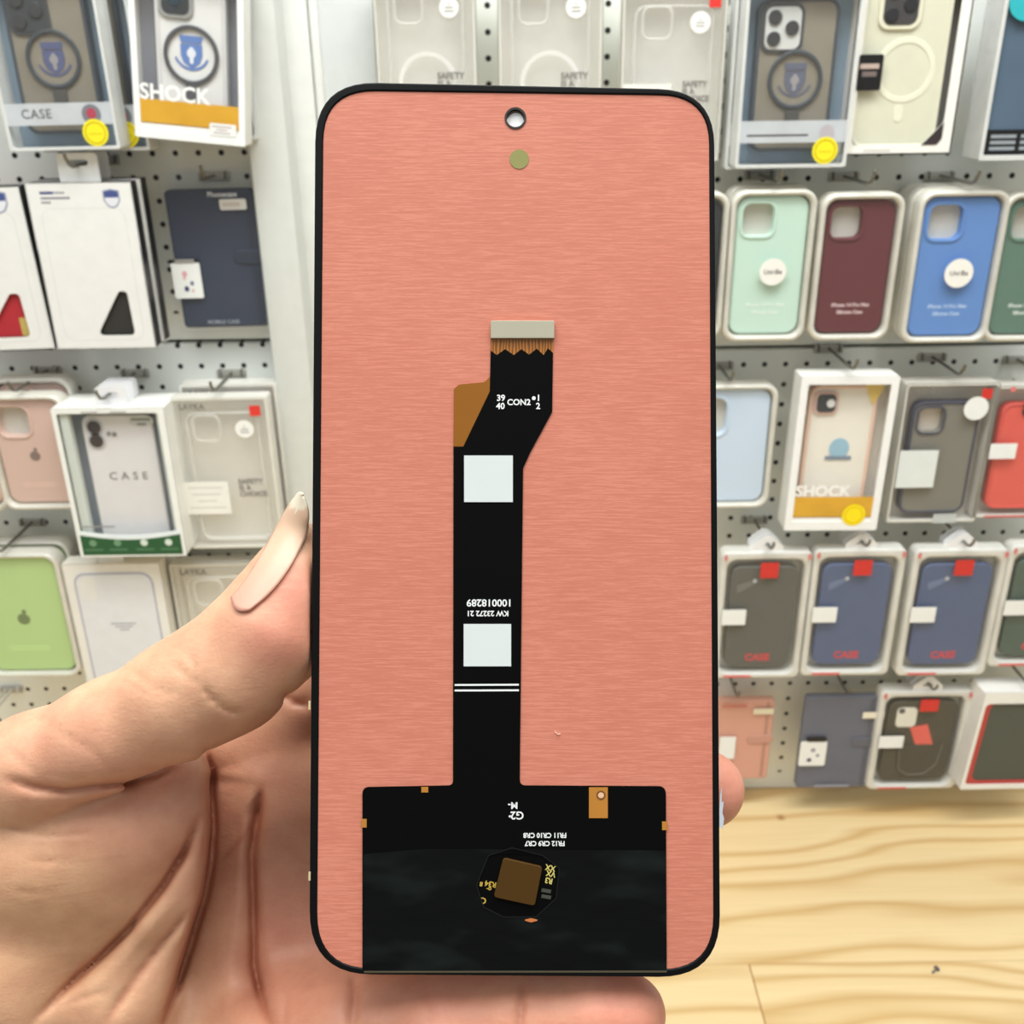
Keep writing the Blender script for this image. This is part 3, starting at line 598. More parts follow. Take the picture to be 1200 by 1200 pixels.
plate('clear_tab', rr(w * .26, h * .07, .001, w * .15, h * .03), .0006, .0003, clear(milk=.6, mrgb=(214, 222, 226)), R)
Wr = frosted('clear box of a bright red case with white label at the right edge', 1206, 452, 606, 104, (222, 92, 82), (212, 84, 76), camera=False); R = Wr.root; w, h = Wr.w, Wr.h
plate('paper_label', rr(w * .30, h * .115, .001, -w * .30, h * .52), .0006, .0003, LAB, R)
plate('red_strip', rr(w * .5, h * .014, .0005, -w * .12, h * .01), .0006, .0003, mat((206, 80, 72), .4), R)
plate('red_spot', circ(w * .03, -w * .32, h * .975, 12), .0006, .0003, mat((226, 120, 120), .4), R)
for du, dv in ((-.10, .85), (-.10, .80)): plate('camera_lens', circ(w * .045, w * du, h * dv, 16), -.005, .001, mat((80, 52, 40), .3), R)
# --- row of slim cases with red tags
def tag_pack(label, cx, top, bot, wpx, rgb, off=.08, lean=0, txt=True, flash=True, tabs=3, white=True, group='slim cases with red tags'):
    it = Item('slim_case_pack', label, 'phone case pack', cx, top, bot, wpx, off, lean, 0, group); R = it.root; w, h = it.w, it.h
    plate('pack_back', rr(w, h, .008, 0, h / 2), -.022, .001, mat((214, 212, 204), .4), R)
    plate('pack_rim', [rr(w, h, .008, 0, h / 2), rr(w * .86, h * .90, .012, 0, h * .49)], -.021, .019, clear(milk=.82, mrgb=(232, 231, 224), gloss=.06), R, bevel=.003)
    cw, chh = w * .76, h * .80
    c = plate('phone_case', rr(cw, chh, .013, 0, h * .485), -.014, .009, mat(rgb, .55), R, bevel=.002)
    if flash:
        g = plate('camera_sheen', [rpoly([(-cw * .40, h * .74), (-cw * .10, h * .79), (-cw * .16, h * .745), (-cw * .38, h * .68)], .001)], -.005, .0004, mat(tuple(min(255, c_ + 22) for c_ in rgb), .4), c)
        plate('flash', circ(cw * .03, -cw * .14, h * .775, 10), -.0046, .0006, mat((190, 192, 194), .4), g)
    if txt: text('lettering', 'CASE', 0, h * .165, h * .075, mat((206, 62, 74), .5), c, -.0048, bold=.0005)
    plate('red_tag', rr(w * .20, h * .115, .001, w * .03, h * .87), .0006, .0004, RED, R)
    if white: plate('paper_label', rr(w * .27, h * .12, .001, -w * .32, h * .51), .0006, .0004, LAB, R)
    plate('red_strip', rr(w * .32, h * .016, .0005, -w * .22, h * .03), .0006, .0004, mat((214, 84, 80), .4), R)
    for s_ in (-1, 1): plate('red_corner', circ(w * .02, s_ * w * .46, h * .965, 10, w * .04), .0002, .0004, clear(milk=.6, mrgb=(226, 110, 110)), R)
    plate('clear_front', rr(w * .92, h * .94, .010, 0, h / 2), -.0006, .0003, clear(milk=.012, gloss=.012), R)
    for k in range(tabs):
        t = plate('hang_tab', [rpoly([(-.019, h - .002), (.019, h - .002), (.019, h + .006), (.004, h + .019), (-.004, h + .019), (-.019, h + .006)], .002), rpoly([(-.008, h + .005), (.008, h + .005), (.002, h + .011), (-.002, h + .011)], .001)], -.006 - .011 * k, .0007, mat((236, 236, 236), .4), R)
    return it
X = tag_pack('dark grey slim case pack with red tag beside the phone screen', 893, 648, 796, 104, (88, 89, 85))
Y = tag_pack('slate blue slim case pack with red tag next to the dark grey one', 1000, 645, 793, 106, (80, 95, 130))
Z = tag_pack('slate blue slim case pack with red tag next to the dark green one', 1116, 645, 793, 108, (80, 95, 130))
AA = tag_pack('dark green slim case pack with white label at the right edge', 1224, 640, 782, 104, (74, 92, 84), flash=False)
# --- black pocket case, and white-framed dark box at the lower right
DD = tag_pack('black case with card pocket and pink card above the wooden floor', 1078, 811, 926, 106, (70, 66, 56), txt=False, flash=False, off=.07); R = DD.root; w, h = DD.w, DD.h
plate('camera_paper', rr(w * .22, h * .19, .006, -w * .18, h * .735), -.0048, .001, mat((224, 222, 210), .5), R)
plate('camera_shadow', circ(w * .035, -w * .24, h * .80, 14), -.0038, .0003, mat((74, 74, 84), .5), R)
plate('pink_card', rpoly([(-w * .12, h * .63), (w * .07, h * .66), (w * .17, h * .45), (-w * .02, h * .44)], .001), -.0048, .0008, mat((224, 96, 88), .5), R)
pk = plate('card_pocket', rpoly([(-w * .20, h * .46), (w * .27, h * .46), (w * .24, h * .26), (w * .12, h * .16), (-w * .06, h * .15), (-w * .18, h * .21)], [.001, .001, .008, .01, .01, .008]), -.0048, .0016, mat((66, 62, 52), .6), R, bevel=.0005)
tube('pocket_seam', [(x, y, -.0030) for x, y in rpoly([(-w * .20, h * .46), (-w * .18, h * .21), (-w * .06, h * .15), (w * .12, h * .16), (w * .24, h * .26), (w * .27, h * .46)], [0, .008, .01, .01, .008, 0])], .0006, mat((120, 116, 106), .5), pk, 6)
it = Item('phone_case_box', 'white-edged box with dark grey face and red lining at the lower right corner', 'phone case box', 1190, 812, 924, 112, .09, -3, 4); EE = it; R = it.root; w, h = it.w, it.h
box_frame(it, .035, mat((232, 230, 226), .4), .002)
plate('box_edge', [rr(w, h, .002, 0, h / 2), rr(w - .010, h * .84, .006, .0, h * .47)], -.001, .0012, W_, R)
plate('red_lining', [rr(w * .96, h * .9, .004, 0, h * .48), rr(w * .86, h * .82, .012, .004, h * .49)], -.003, .0015, mat((186, 66, 60), .5), R)
plate('dark_case', rr(w * .92, h * .86, .008, .002, h * .48), -.008, .005, mat((76, 82, 76), .4), R, bevel=.001)
plate('box_back', rr(w, h, .002, 0, h / 2), -.034, .001, W_, R)
# --- cream case box N and dark blue box O at the top right
it = Item('phone_case_box', 'white box with cream ring case, black sticker and black corner', 'phone case box', 1064, -32, 181, 132, .075, 0, 0); R = it.root; w, h = it.w, it.h
win = rpoly([(-w * .42, h * .055), (w * .22, h * .055), (w * .40, h * .185), (w * .40, h * .96), (-w * .42, h * .96)], .006)
plate('front_panel', [rr(w, h, .001, 0, h / 2), win], -.001, .001, mat((243, 242, 236), .45), R)
box_frame(it, .026, mat((236, 234, 228), .45))
plate('box_back', rr(w * .98, h * .98, .001, 0, h / 2), -.026, .001, mat((150, 148, 146), .5), R)
cw, chh = w * .76, h * .93; CREAM = mat((216, 215, 194), .5)
c, cc = phone_case(it, -w * .03, h * .04, cw, chh, CREAM, mat((222, 220, 200), .45), n0=-.016, th=.010, r=.012)
k = plate('camera_block', rr(cw * .50, cw * .56, cw * .13, -w * .11, h * .845), -.006, .0025, mat((224, 222, 200), .45), c, bevel=.0008)
plate('camera_plate', rr(cw * .40, cw * .46, cw * .10, -w * .11, h * .845), -.0035, .0005, mat((74, 72, 72), .25), k)
for du, dv in ((-.10, -.12), (.10, -.02), (-.10, .12)): plate('lens', circ(cw * .075, -w * .11 + du * cw, h * .845 + dv * cw), -.003, .0015, mat((50, 50, 52), .15), k, bevel=.0004)
plate('magnet_ring', [circ(cw * .355, w * .0, h * .48, 44), circ(cw * .29, w * .0, h * .48, 44)], -.0062, .0008, mat((230, 229, 208), .45), c, bevel=.0003)
plate('magnet_bar', rr(cw * .10, cw * .20, cw * .045, -w * .01, h * .24), -.0062, .0008, mat((230, 229, 208), .45), c)
plate('black_corner', rpoly([(w * .22, h * .055), (w * .36, h * .055), (w * .40, h * .09), (w * .40, h * .185)], [0, .002, .002, 0]), .0002, .0004, mat((58, 50, 52), .4), R)
st = plate('black_sticker', rr(w * .215, h * .20, .002, -w * .33, h * .47), .0004, .0004, BLACK, R)
plate('sticker_strip', rr(w * .17, h * .028, .0003, -w * .34, h * .505), .0008, .0002, mat((190, 170, 160), .4), st)
plate('sticker_strip', rr(w * .13, h * .028, .0003, -w * .335, h * .462), .0008, .0002, mat((120, 108, 104), .4), st)
plate('caption_line', rr(w * .25, h * .010, .0003, -w * .18, h * .026), .0, .0002, mat((206, 204, 198), .5), R)
it = Item('phone_case_box', 'dark blue phone case box with teal sticker at the upper right edge', 'phone case box', 1236, -50, 187, 140, .095, 0, 0); R = it.root; w, h = it.w, it.h
box_frame(it, .04, clear(milk=.7, mrgb=(220, 222, 222)))
plate('box_edge', [rr(w, h, .002, 0, h / 2), rr(w - .008, h - .010, .002, 0, h / 2)], -.001, .0012, EDGE, R)
plate('blue_card', rr(w * .95, h * .95, .001, 0, h * .5), -.006, .001, mat((84, 104, 124), .5, var=.18, scale=18), R)
k = plate('black_foot', rr(w * .95, h * .14, .001, 0, h * .09), -.0045, .001, BLACK, R)
for r_ in range(3):
    for q_ in range(3): plate('printed_line', rr(w * .22, h * .018, .0003, -w * .30 + q_ * w * .26, h * (.125 - .032 * r_)), -.0035, .0002, mat((150, 158, 164), .5), k)
plate('teal_sticker', circ(w * .15, -w * .31, h * .80), .0004, .0003, mat((50, 180, 190), .4), R)

# ------------------------------------------------------------------ hooks
def hook(label, p, L=0.12, m=None, double=False, curl=.014):
    r = thing('peg_hook', label, 'display hook', 'peg hooks'); r.location = p
    m = m or HOOKM
    link('hook_plate', box_mesh((-.017, -.004, -.006), (.017, -.0004, .004), .0012), mat((176, 174, 166), .4, .2), r)
    for s_ in (-1, 1): link('peg', tube_mesh([(s_ * .0125, .004, .003), (s_ * .0125, -.004, .003), (s_ * .0125, -.006, -.004)], .0016), m, r)
    for du in ((-.004, .004) if double else (0,)):
        link('wire', tube_mesh([(du, 0, 0), (du, -L * .5, 0), (du, -L * .92, 0), (du, -L, .003), (du, -L - .006, curl * .7), (du, -L - .007, curl)], .0018), m, r)
    return r
for lab, q, dz in (
    ('grey wire hook above the black triangle-window box', D, .016), ('grey wire hook above the navy wallet case', NV, .012),
    ('grey wire hook above the dusty pink case', Fp, .008), ('grey wire hook above the green-footed CASE box', G, .012), ('grey wire hook above the red-squared clear box', H, .010),
    ('grey wire hook above the light green case', Ig, .008), ('grey wire hook above the mint case', P_, .008), ('grey wire hook above the burgundy case', Q, .010),
    ('grey wire hook above the bright blue case', Rb, .008), ('grey wire hook above the pale blue case', T, .008), ('grey wire hook above the pink-rimmed SHOCK box', U, .010),
    ('grey wire hook above the graphite case box', V, .012), ('grey wire hook above the bright red case', Wr, .012), ('grey wire hook above the dark grey slim case', X, .009),
    ('grey wire hook above the left slate blue slim case', Y, .009), ('grey wire hook above the right slate blue slim case', Z, .009), ('grey wire hook above the pink wallet case', BB, .014),
    ('grey wire hook above the slate wallet case', CCw, .014), ('grey wire hook above the black pocket case', DD, .009), ('grey wire hook above the white-edged dark box', EE, .012)):
    hook(lab, Vector((q.pos.x, YW, q.pos.z + q.h + dz)), YW - q.pos.y + .012)
hook('bright steel double hook at the left edge just above the hand', at_y(12, 806, YW), .10, HOOKW, True)

# ------------------------------------------------------------------ small screw on the floor
p = at_z(1097, 1137, FZ)
sc = thing('screw', 'tiny grey metal screw lying on the wooden floor', 'screw'); sc.location = p + Vector((0, 0, .0022))
sc.rotation_euler = (0, math.radians(80), math.radians(35))
link('screw_head', plate_mesh([circ(.0035, 0, 0, 16)], 0, .0018, .0006), mat((110, 106, 108), .35, .7), sc)
link('screw_shank', tube_mesh([(0, 0, 0), (0, 0, -.003), (0, 0, -.0075)], .0013), mat((130, 126, 126), .35, .7), sc)

# ------------------------------------------------------------------ the phone screen
CO = CM.to_3x3()
pc = CP + ray(603, 1143) * 0.1865            # bottom middle of the panel, 186 mm from the lens
PH = Matrix.Translation(pc) @ CM.to_3x3().to_4x4() @ Matrix.Rotation(math.radians(-2.1), 4, 'X')
PHI = PH.inverted()
def P2(px, py):
    """photo pixel -> the panel's own face coordinates"""
    o = PHI @ CP; d = PHI.to_3x3() @ ray(px, py)
    q = o + d * (-o.z / d.z); return (q.x, q.y)
def PP(pts): return [P2(*p) for p in pts]
S = 1 / 6310.0     # metres per photo pixel on the panel
phone = thing('phone_screen', 'salmon-backed phone display panel with black flex cable held upright in the hand', 'phone screen')
phone.matrix_world = PH
BZ = mat((8, 8, 9), .4, var=.02, spec=.15); FPC = mat((6, 6, 6), .5, var=.1, scale=300, spec=.06); INKW = mat((226, 228, 226), .5); KAP = mat((176, 116, 40), .35, var=.1, scale=400)
outer = rpoly(PP([(370, 96), (836.5, 106), (844, 1145), (362.5, 1141)]), [73 * S, 69 * S, 72 * S, 74 * S], 10)
inner = rpoly(PP([(379.5, 106.5), (830.5, 113), (836, 1135.5), (371.5, 1134)]), [62 * S, 60 * S, 62 * S, 64 * S], 10)
hole = PP(circ(10.5, 604, 139, 28))
link('bezel', plate_mesh([outer, hole], -.0026, .0026, .0006), BZ, phone)
link('bezel_lip', plate_mesh([outer, inner], -.0004, .0008, .0003), BZ, phone)
def film_mat():
    t = NT('brushed_film'); b = t.n('ShaderNodeBsdfPrincipled'); setin(b, Roughness=.46); b.inputs['Specular IOR Level'].default_value = .35
    tc = t.n('ShaderNodeTexCoord')
    def nz(sc, det):
        mp = t.n('ShaderNodeMapping'); mp.inputs['Scale'].default_value = sc; t.l(tc.outputs['Object'], mp.inputs[0])
        n = t.n('ShaderNodeTexNoise'); setin(n, Scale=1.0, Detail=det, Roughness=.65); t.l(mp.outputs[0], n.inputs[0]); return n.outputs['Fac']
    a = nz((420, 5600, 1), 3.0); c = nz((130, 2600, 1), 3.0); d = nz((22, 30, 1), 1.0)
    m1 = t.n('ShaderNodeMath', operation='MULTIPLY_ADD'); t.l(a, m1.inputs[0]); m1.inputs[1].default_value = .55; t.l(c, m1.inputs[2])
    m2 = t.n('ShaderNodeMath', operation='MULTIPLY_ADD'); t.l(d, m2.inputs[0]); m2.inputs[1].default_value = .25; t.l(m1.outputs[0], m2.inputs[2])
    rp = t.n('ShaderNodeValToRGB'); t.l(m2.outputs[0], rp.inputs[0])
    e = rp.color_ramp.elements; e[0].position = .55; e[0].color = col((185, 108, 88)); e[1].position = 1.25; e[1].color = col((205, 129, 108))
    k = rp.color_ramp.elements.new(.9); k.color = col((196, 119, 98))
    t.l(rp.outputs[0], b.inputs['Base Color'])
    bp = t.n('ShaderNodeBump'); setin(bp, Strength=.06, Distance=.0001); t.l(m2.outputs[0], bp.inputs['Height']); t.l(bp.outputs[0], b.inputs['Normal'])
    t.l(b.outputs[0], t.out.inputs[0]); return t.m
film = link('protective_film', plate_mesh([inner, PP(circ(12.5, 604, 139, 28))], 0, .00012), film_mat(), phone)
plate('camera_ring', [PP(circ(12.7, 604, 139, 28)), hole], .0000, .00030, mat((36, 26, 24), .4), phone)
plate('camera_window', PP(circ(9.2, 604.5, 140, 24)), -.0010, .0004, mat((250, 250, 248), .3), phone)
plate('sensor_window', PP(circ(11.4, 608.5, 187, 24)), .00012, .0001, mat((134, 132, 74), .4), phone)
zig = [(648, 414), (642, 408.5), (637, 416.5), (629, 409), (620, 416), (611, 409.5), (602, 416.5), (592, 409.5), (582, 416.5), (575, 411)]
fl_px = [(425, 922), (531, 920), (531.5, 523.5), (543, 523.5), (574, 459)] + [zig[-1]] + zig[-2::-1] + [(647, 483), (621, 531), (613, 549), (609, 920), (780, 921), (781, 1137.5), (425, 1137.5)]
rad = [8, 6, 0, 0, 4] + [0] * len(zig) + [4, 5, 8, 7, 9, 0, 0]
flex = link('flex_cable', plate_mesh([rpoly(PP(fl_px), [r * S for r in rad], 6)], .00014, .00022), FPC, phone)
link('amber_tab', plate_mesh([rpoly(PP([(532, 456), (538, 451), (568, 448), (575, 441), (575, 460), (543, 524), (531.5, 524)]), [3 * S, 5 * S, 6 * S, 0, 0, 4 * S, 0])], .00013, .00018), mat((138, 86, 26), .45, var=.08, spec=.2), flex)
def copper_mat():
    t = NT('copper_traces'); b = t.n('ShaderNodeBsdfPrincipled'); setin(b, Roughness=.4)
    tc = t.n('ShaderNodeTexCoord'); mp = t.n('ShaderNodeMapping'); mp.inputs['Scale'].default_value = (1, .35, 1); t.l(tc.outputs['Object'], mp.inputs[0])
    wv = t.n('ShaderNodeTexWave'); setin(wv, Scale=520.0, Distortion=5.0, Detail=2.0); wv.bands_direction = 'X'; t.l(mp.outputs[0], wv.inputs[0])
    mx = t.n('ShaderNodeMix', data_type='RGBA'); mx.inputs[6].default_value = col((176, 108, 32)); mx.inputs[7].default_value = col((104, 60, 18)); t.l(wv.outputs['Fac'], mx.inputs[0])
    t.l(mx.outputs[2], b.inputs['Base Color']); t.l(b.outputs[0], t.out.inputs[0]); return t.m
link('copper_traces', plate_mesh([PP([(575, 396), (648.5, 396), (648, 418), (575, 418)])], .00013, .00018), copper_mat(), flex)
link('connector', plate_mesh([rpoly(PP([(575, 377), (649.5, 377), (649.5, 397.5), (575, 397.5)]), [3 * S, 3 * S, 0, 0])], .00013, .0009, .0001), mat((168, 162, 142), .45), flex)
for q in ([(544, 534), (601, 534), (601, 588.5), (544, 588.5)], [(543.5, 731), (599, 731), (599, 780.5), (543.5, 780.5)]):
    plate('paper_label', PP(q), .00037, .00012, mat((206, 212, 210), .55), flex)
for y0 in (801.5, 808):
    plate('white_stripe', PP([(533, y0 - .2), (608, y0 - .5), (608, y0 + 1.6), (533, y0 + 1.9)]), .00037, .00006, INKW, flex)
def ptext(body, px, py, hpx, rot=0, sx=1, sp=1.0, m=None, bold=.00004, par=None):
    u, v = P2(px, py); text('printed_text', body, u, v, hpx * S / .70, m or INKW, par or flex, .00039, rot, bold, sp, sx, th=.00002)
ptext('39', 587, 467, 7.2); ptext('40', 586.5, 476.5, 7.2); ptext('CON2', 608, 472, 7.0); ptext('2', 630.5, 476.5, 7.2); ptext('1', 631, 467, 7.2)
plate('printed_dot', PP(circ(2.3, 625.5, 467, 12)), .00037, .00006, INKW, flex)
ptext('100018289', 573.5, 706, 8.2, 180, 1.03, 1.0); ptext('KW 23272 21', 571.5, 718.5, 6.2, 180, .98)
ptext('G2', 606, 954.5, 9, 180); ptext('M-', 601, 943, 7.5, 180)
plate('printed_dot', PP(circ(1.4, 597.5, 956, 8)), .00037, .00006, INKW, flex)
ptext('FR11 CR10 CR8', 638.5, 978, 5.6, 180, .94); ptext('FR12 CR9 CR7', 638.5, 987.5, 5.6, 180, .94)
t_ = link('amber_window', plate_mesh([PP([(690, 922), (712, 922), (712, 958), (690, 958)])], .00037, .00006), KAP, flex)
plate('via_ring', [PP(circ(5.2, 704, 931, 20)), PP(circ(3.6, 704, 931, 20))], .00044, .00008, mat((110, 66, 24), .4), t_)
plate('via_pad', PP(circ(3.6, 704, 931, 20)), .00044, .00004, mat((222, 178, 140), .4), t_)
for q in ([(494, 921.5), (502, 921.5), (502, 928), (494, 928)], [(424, 959), (430, 959), (430, 969), (424, 969)], [(775.5, 962), (781.5, 962), (781.5, 972), (775.5, 972)]):
    plate('amber_notch', PP(q), .00037, .00006, KAP, flex)
def tape_mat():
    t = NT('glossy_tape'); b = t.n('ShaderNodeBsdfPrincipled'); setin(b, Roughness=.22); b.inputs['Specular IOR Level'].default_value = .13; b.inputs['Base Color'].default_value = col((8, 10, 10))
    tc = t.n('ShaderNodeTexCoord'); mp = t.n('ShaderNodeMapping'); mp.inputs['Scale'].default_value = (60, 150, 1); t.l(tc.outputs['Object'], mp.inputs[0])
    n = t.n('ShaderNodeTexNoise'); setin(n, Scale=1.0, Detail=2.0); t.l(mp.outputs[0], n.inputs[0])
    rp = t.n('ShaderNodeMapRange'); setin(rp, From_Min=.35, From_Max=.7, To_Min=.16, To_Max=.5); t.l(n.outputs['Fac'], rp.inputs[0]); t.l(rp.outputs[0], b.inputs['Roughness'])
    cr = t.n('ShaderNodeValToRGB'); t.l(n.outputs['Fac'], cr.inputs[0]); cr.color_ramp.elements[0].position = .5; cr.color_ramp.elements[0].color = col((7, 8, 8)); cr.color_ramp.elements[1].position = .78; cr.color_ramp.elements[1].color = col((24, 31, 29)); t.l(cr.outputs[0], b.inputs['Base Color'])  # lighter greenish patches painted in to imitate reflections on the tape
    bp = t.n('ShaderNodeBump'); setin(bp, Strength=.5, Distance=.0006); t.l(n.outputs['Fac'], bp.inputs['Height']); t.l(bp.outputs[0], b.inputs['Normal'])
    t.l(b.outputs[0], t.out.inputs[0]); return t.m
# clear black tape over the lower half, with an eight-sided opening round the chip
opening = PP([(572, 1001), (600, 992), (636, 1001), (656, 1016), (652, 1052), (628, 1074), (590, 1074), (566, 1062), (558, 1036)])
link('black_tape', plate_mesh([rpoly(PP([(426, 1000), (500, 994), (780, 996), (780.5, 1136.5), (425.5, 1136.5)]), 3 * S), rpoly(opening, 5 * S)], .00037, .00008), tape_mat(), flex)
plate('opening_edge', [rpoly(opening, 5 * S), rpoly([(x * .975 + P2(607, 1034)[0] * .025, y * .975 + P2(607, 1034)[1] * .025) for x, y in opening], 5 * S)], .00037, .0002, mat((20, 22, 22), .3, spec=.2), flex)
chip = link('chip', plate_mesh([rpoly(PP([(590, 1003.5), (635.5, 1014), (626.5, 1059.5), (578.5, 1049)]), 4 * S)], .00037, .0007, .0001), mat((72, 48, 15), .5, var=.08, spec=.15), flex)
GOLD = mat((206, 172, 74), .35, .3)
for (x, y, s, b_) in ((575, 1035, 6, 'R34'), (571, 1041, 4, '-'), (574, 1041, 5, 'o'), (564, 1035, 5, '8'), (564, 1054, 7, 'C3'), (564, 1060, 4, '.')):
    ptext(b_, x, y, s, 170, 1, m=GOLD)
for (x, y, b_) in ((645, 1016, 'XX'), (645.5, 1023, 'VX'), (643, 1031, 'R3')): ptext(b_, x, y, 6.4, 168, .9, m=mat((214, 198, 110), .35, .2))
for y0 in (1040, 1047): plate('solder_pad', PP([(635, y0), (646, y0 + 2), (645, y0 + 6), (634, y0 + 4)]), .00037, .00010, mat((60, 62, 50), .4), flex)
plate('copper_sliver', rpoly(PP([(613, 1077), (622, 1075), (632, 1077), (622, 1079.4)]), 1 * S), .00046, .0002, mat((190, 110, 60), .35), flex)
plate('metal_edge', PP([(427, 1136.6), (781, 1136.2), (781, 1138.4), (427, 1138.8)]), .00037, .0001, mat((84, 76, 58), .4, .3), flex)
# frayed foil on the right edge, gold contacts on the left edge, a curl of lint
fr = [(842.5, 968), (842.5, 948), (843.5, 930), (845.5, 921), (845, 940), (847.5, 938), (846, 952), (848, 958), (846.5, 971)]
plate('frayed_foil', PP(fr), .0004, .00005, mat((206, 212, 220), .25, .4), phone)
for y0 in (826, 1026): plate('gold_contact', PP([(362.2, y0 - 5), (364.6, y0 - 5), (364.4, y0 + 5), (362.0, y0 + 5)]), .0001, .0004, mat((226, 206, 160), .3, .4), phone)
tube('lint', [P2(x, y) + (.0003,) for x, y in ((650, 856), (651, 858), (653.5, 860), (656.5, 859.5))], .00007, mat((240, 216, 200), .5), phone, 5)
# ------------------------------------------------------------------ the hand (camera-aligned metres, z towards the lens)
def H(px, py, d): return np.array(((px - 600) / F * d, -(py - 600) / F * d, -d), dtype=np.float32)
HO = H(60, 1240, .215).astype(np.float64)      # base of the hand, at the wrist
VS = 0.00066
lo = np.array((-.150, -.150, -.268)); hi = np.array((.050, .006, -.166))
nx, ny, nz_ = [int(v) for v in np.ceil((hi - lo) / VS)]
gx = (lo[0] + VS * np.arange(nx)).astype(np.float32); gy = (lo[1] + VS * np.arange(ny)).astype(np.float32); gz = (lo[2] + VS * np.arange(nz_)).astype(np.float32)
def cone(X, a, ra, b, rb):
    ab = b - a; L2 = float(ab @ ab)
    px, py, pz = X[0] - a[0], X[1] - a[1], X[2] - a[2]
    t = np.clip((px * ab[0] + py * ab[1] + pz * ab[2]) / L2, 0, 1)
    return np.sqrt((px - t * ab[0]) ** 2 + (py - t * ab[1]) ** 2 + (pz - t * ab[2]) ** 2) - (ra + t * (rb - ra))
def smin(a, b, k):
    h = np.clip(0.5 + 0.5 * (b - a) / k, 0, 1); return b + (a - b) * h - k * h * (1 - h)
def chain(X, pts, k=.003):
    d = None
    for (p, q) in zip(pts[:-1], pts[1:]):
        c = cone(X, H(*p[:3]), p[3] * .001, H(*q[:3]), q[3] * .001)
        d = c if d is None else smin(d, c, k)
    return d
THUMB = [(-110, 1010, .224, 17), (40, 901, .1990, 10.4), (130, 861, .1965, 10.3), (217, 818, .1955, 11.1), (268, 788, .1955, 11.3), (318, 738, .1955, 10.9), (341, 690, .197, 8.6), (351, 645, .198, 5.8)]
THENAR = [(-180, 1230, .240, 40), (30, 1110, .2210, 26), (145, 1010, .2140, 16.5), (212, 925, .2125, 8.5)]
ROLL = [(238, 935, .2135, 6.0), (205, 1040, .2130, 9.0), (150, 1150, .2130, 13), (90, 1260, .216, 17)]
PALM = [[(-60, 1010, .2100, 18), (80, 990, .2088, 15.5), (170, 968, .2095, 12.0), (218, 930, .2115, 8.5)], [(245, 905, .2400, 14), (250, 1060, .2380, 16), (150, 1220, .2360, 20)], [(338, 965, .2345, 10.5), (346, 1025, .2345, 10.5)], [(120, 1300, .236, 28), (250, 1180, .2345, 22), (300, 1050, .2380, 19), (335, 960, .2390, 14.5)],
        [(250, 1210, .2320, 20), (420, 1180, .2250, 17), (470, 1060, .232, 18)],
        [(335, 960, .2390, 14.5), (325, 880, .2430, 13.0), (345, 830, .2420, 12.0)],
        [(300, 1100, .237, 17), (440, 1000, .240, 16)],
        [(-160, 1260, .245, 36), (120, 1320, .246, 30)]]
INDEX = [(335, 840, .2420, 11.5), (440, 740, .2290, 10.2), (560, 690, .2200, 9.2), (640, 672, .2080, 8.0), (668, 668, .2030, 7.4)]
MIDDLE = [(350, 930, .2400, 11.5), (500, 880, .2330, 10.2), (690, 895, .2240, 9.0), (800, 920, .2050, 8.0), (827, 925, .2005, 7.6)]
RING = [(380, 1030, .2360, 11.0), (530, 1010, .2330, 9.8), (700, 1020, .2220, 8.8), (775, 1030, .2060, 7.8), (795, 1032, .2012, 7.4)]
LITTLE = [(330, 1216, .2120, 13.0), (415, 1213, .2030, 11.0), (520, 1206, .1985, 10.2), (615, 1198, .1965, 9.2), (700, 1192, .1950, 8.2), (735, 1188, .1945, 7.4)]
def sdf(X):
    palm = chain(X, THENAR, .010)
    palm = smin(palm, chain(X, ROLL, .006), .004)
    pm = None
    for c in PALM:
        d = chain(X, c, .010); pm = d if pm is None else smin(pm, d, .012)
    palm = smin(palm, pm, .004)
    for f, k in ((INDEX, .006), (MIDDLE, .006), (RING, .006), (LITTLE, .007)):
        palm = np.minimum(palm, 1) if False else smin(palm, chain(X, f, .003), k)
    d = smin(palm, chain(X, THUMB, .004), .0022)
    # the panel presses its shape into the skin
    w4 = np.array(PHI @ CM)
    a = [X[0] * w4[i, 0] + X[1] * w4[i, 1] + X[2] * w4[i, 2] + w4[i, 3] for i in range(3)]
    hw = [o for o in outer]
    x0 = min(p[0] for p in hw); x1 = max(p[0] for p in hw); y0 = min(p[1] for p in hw); y1 = max(p[1] for p in hw)
    # side lines of the panel as it narrows upwards
    lx0 = P2(366.3, 650)[0]; 
    q = [np.abs(a[0] - (x0 + x1) / 2) - (x1 - x0) / 2, np.abs(a[1] - (y0 + y1) / 2) - (y1 - y0) / 2, np.abs(a[2] + .0013) - .0013]
    slab = np.maximum(np.maximum(q[0], q[1]), q[2]) - .0004
    # skin never rises over the front of the panel: carve a wedge above it
    front = np.maximum(np.maximum(q[0], q[1]), -a[2] - .001)
    d = np.maximum(d, -slab); d = np.maximum(d, -(front - .0002))
    return d
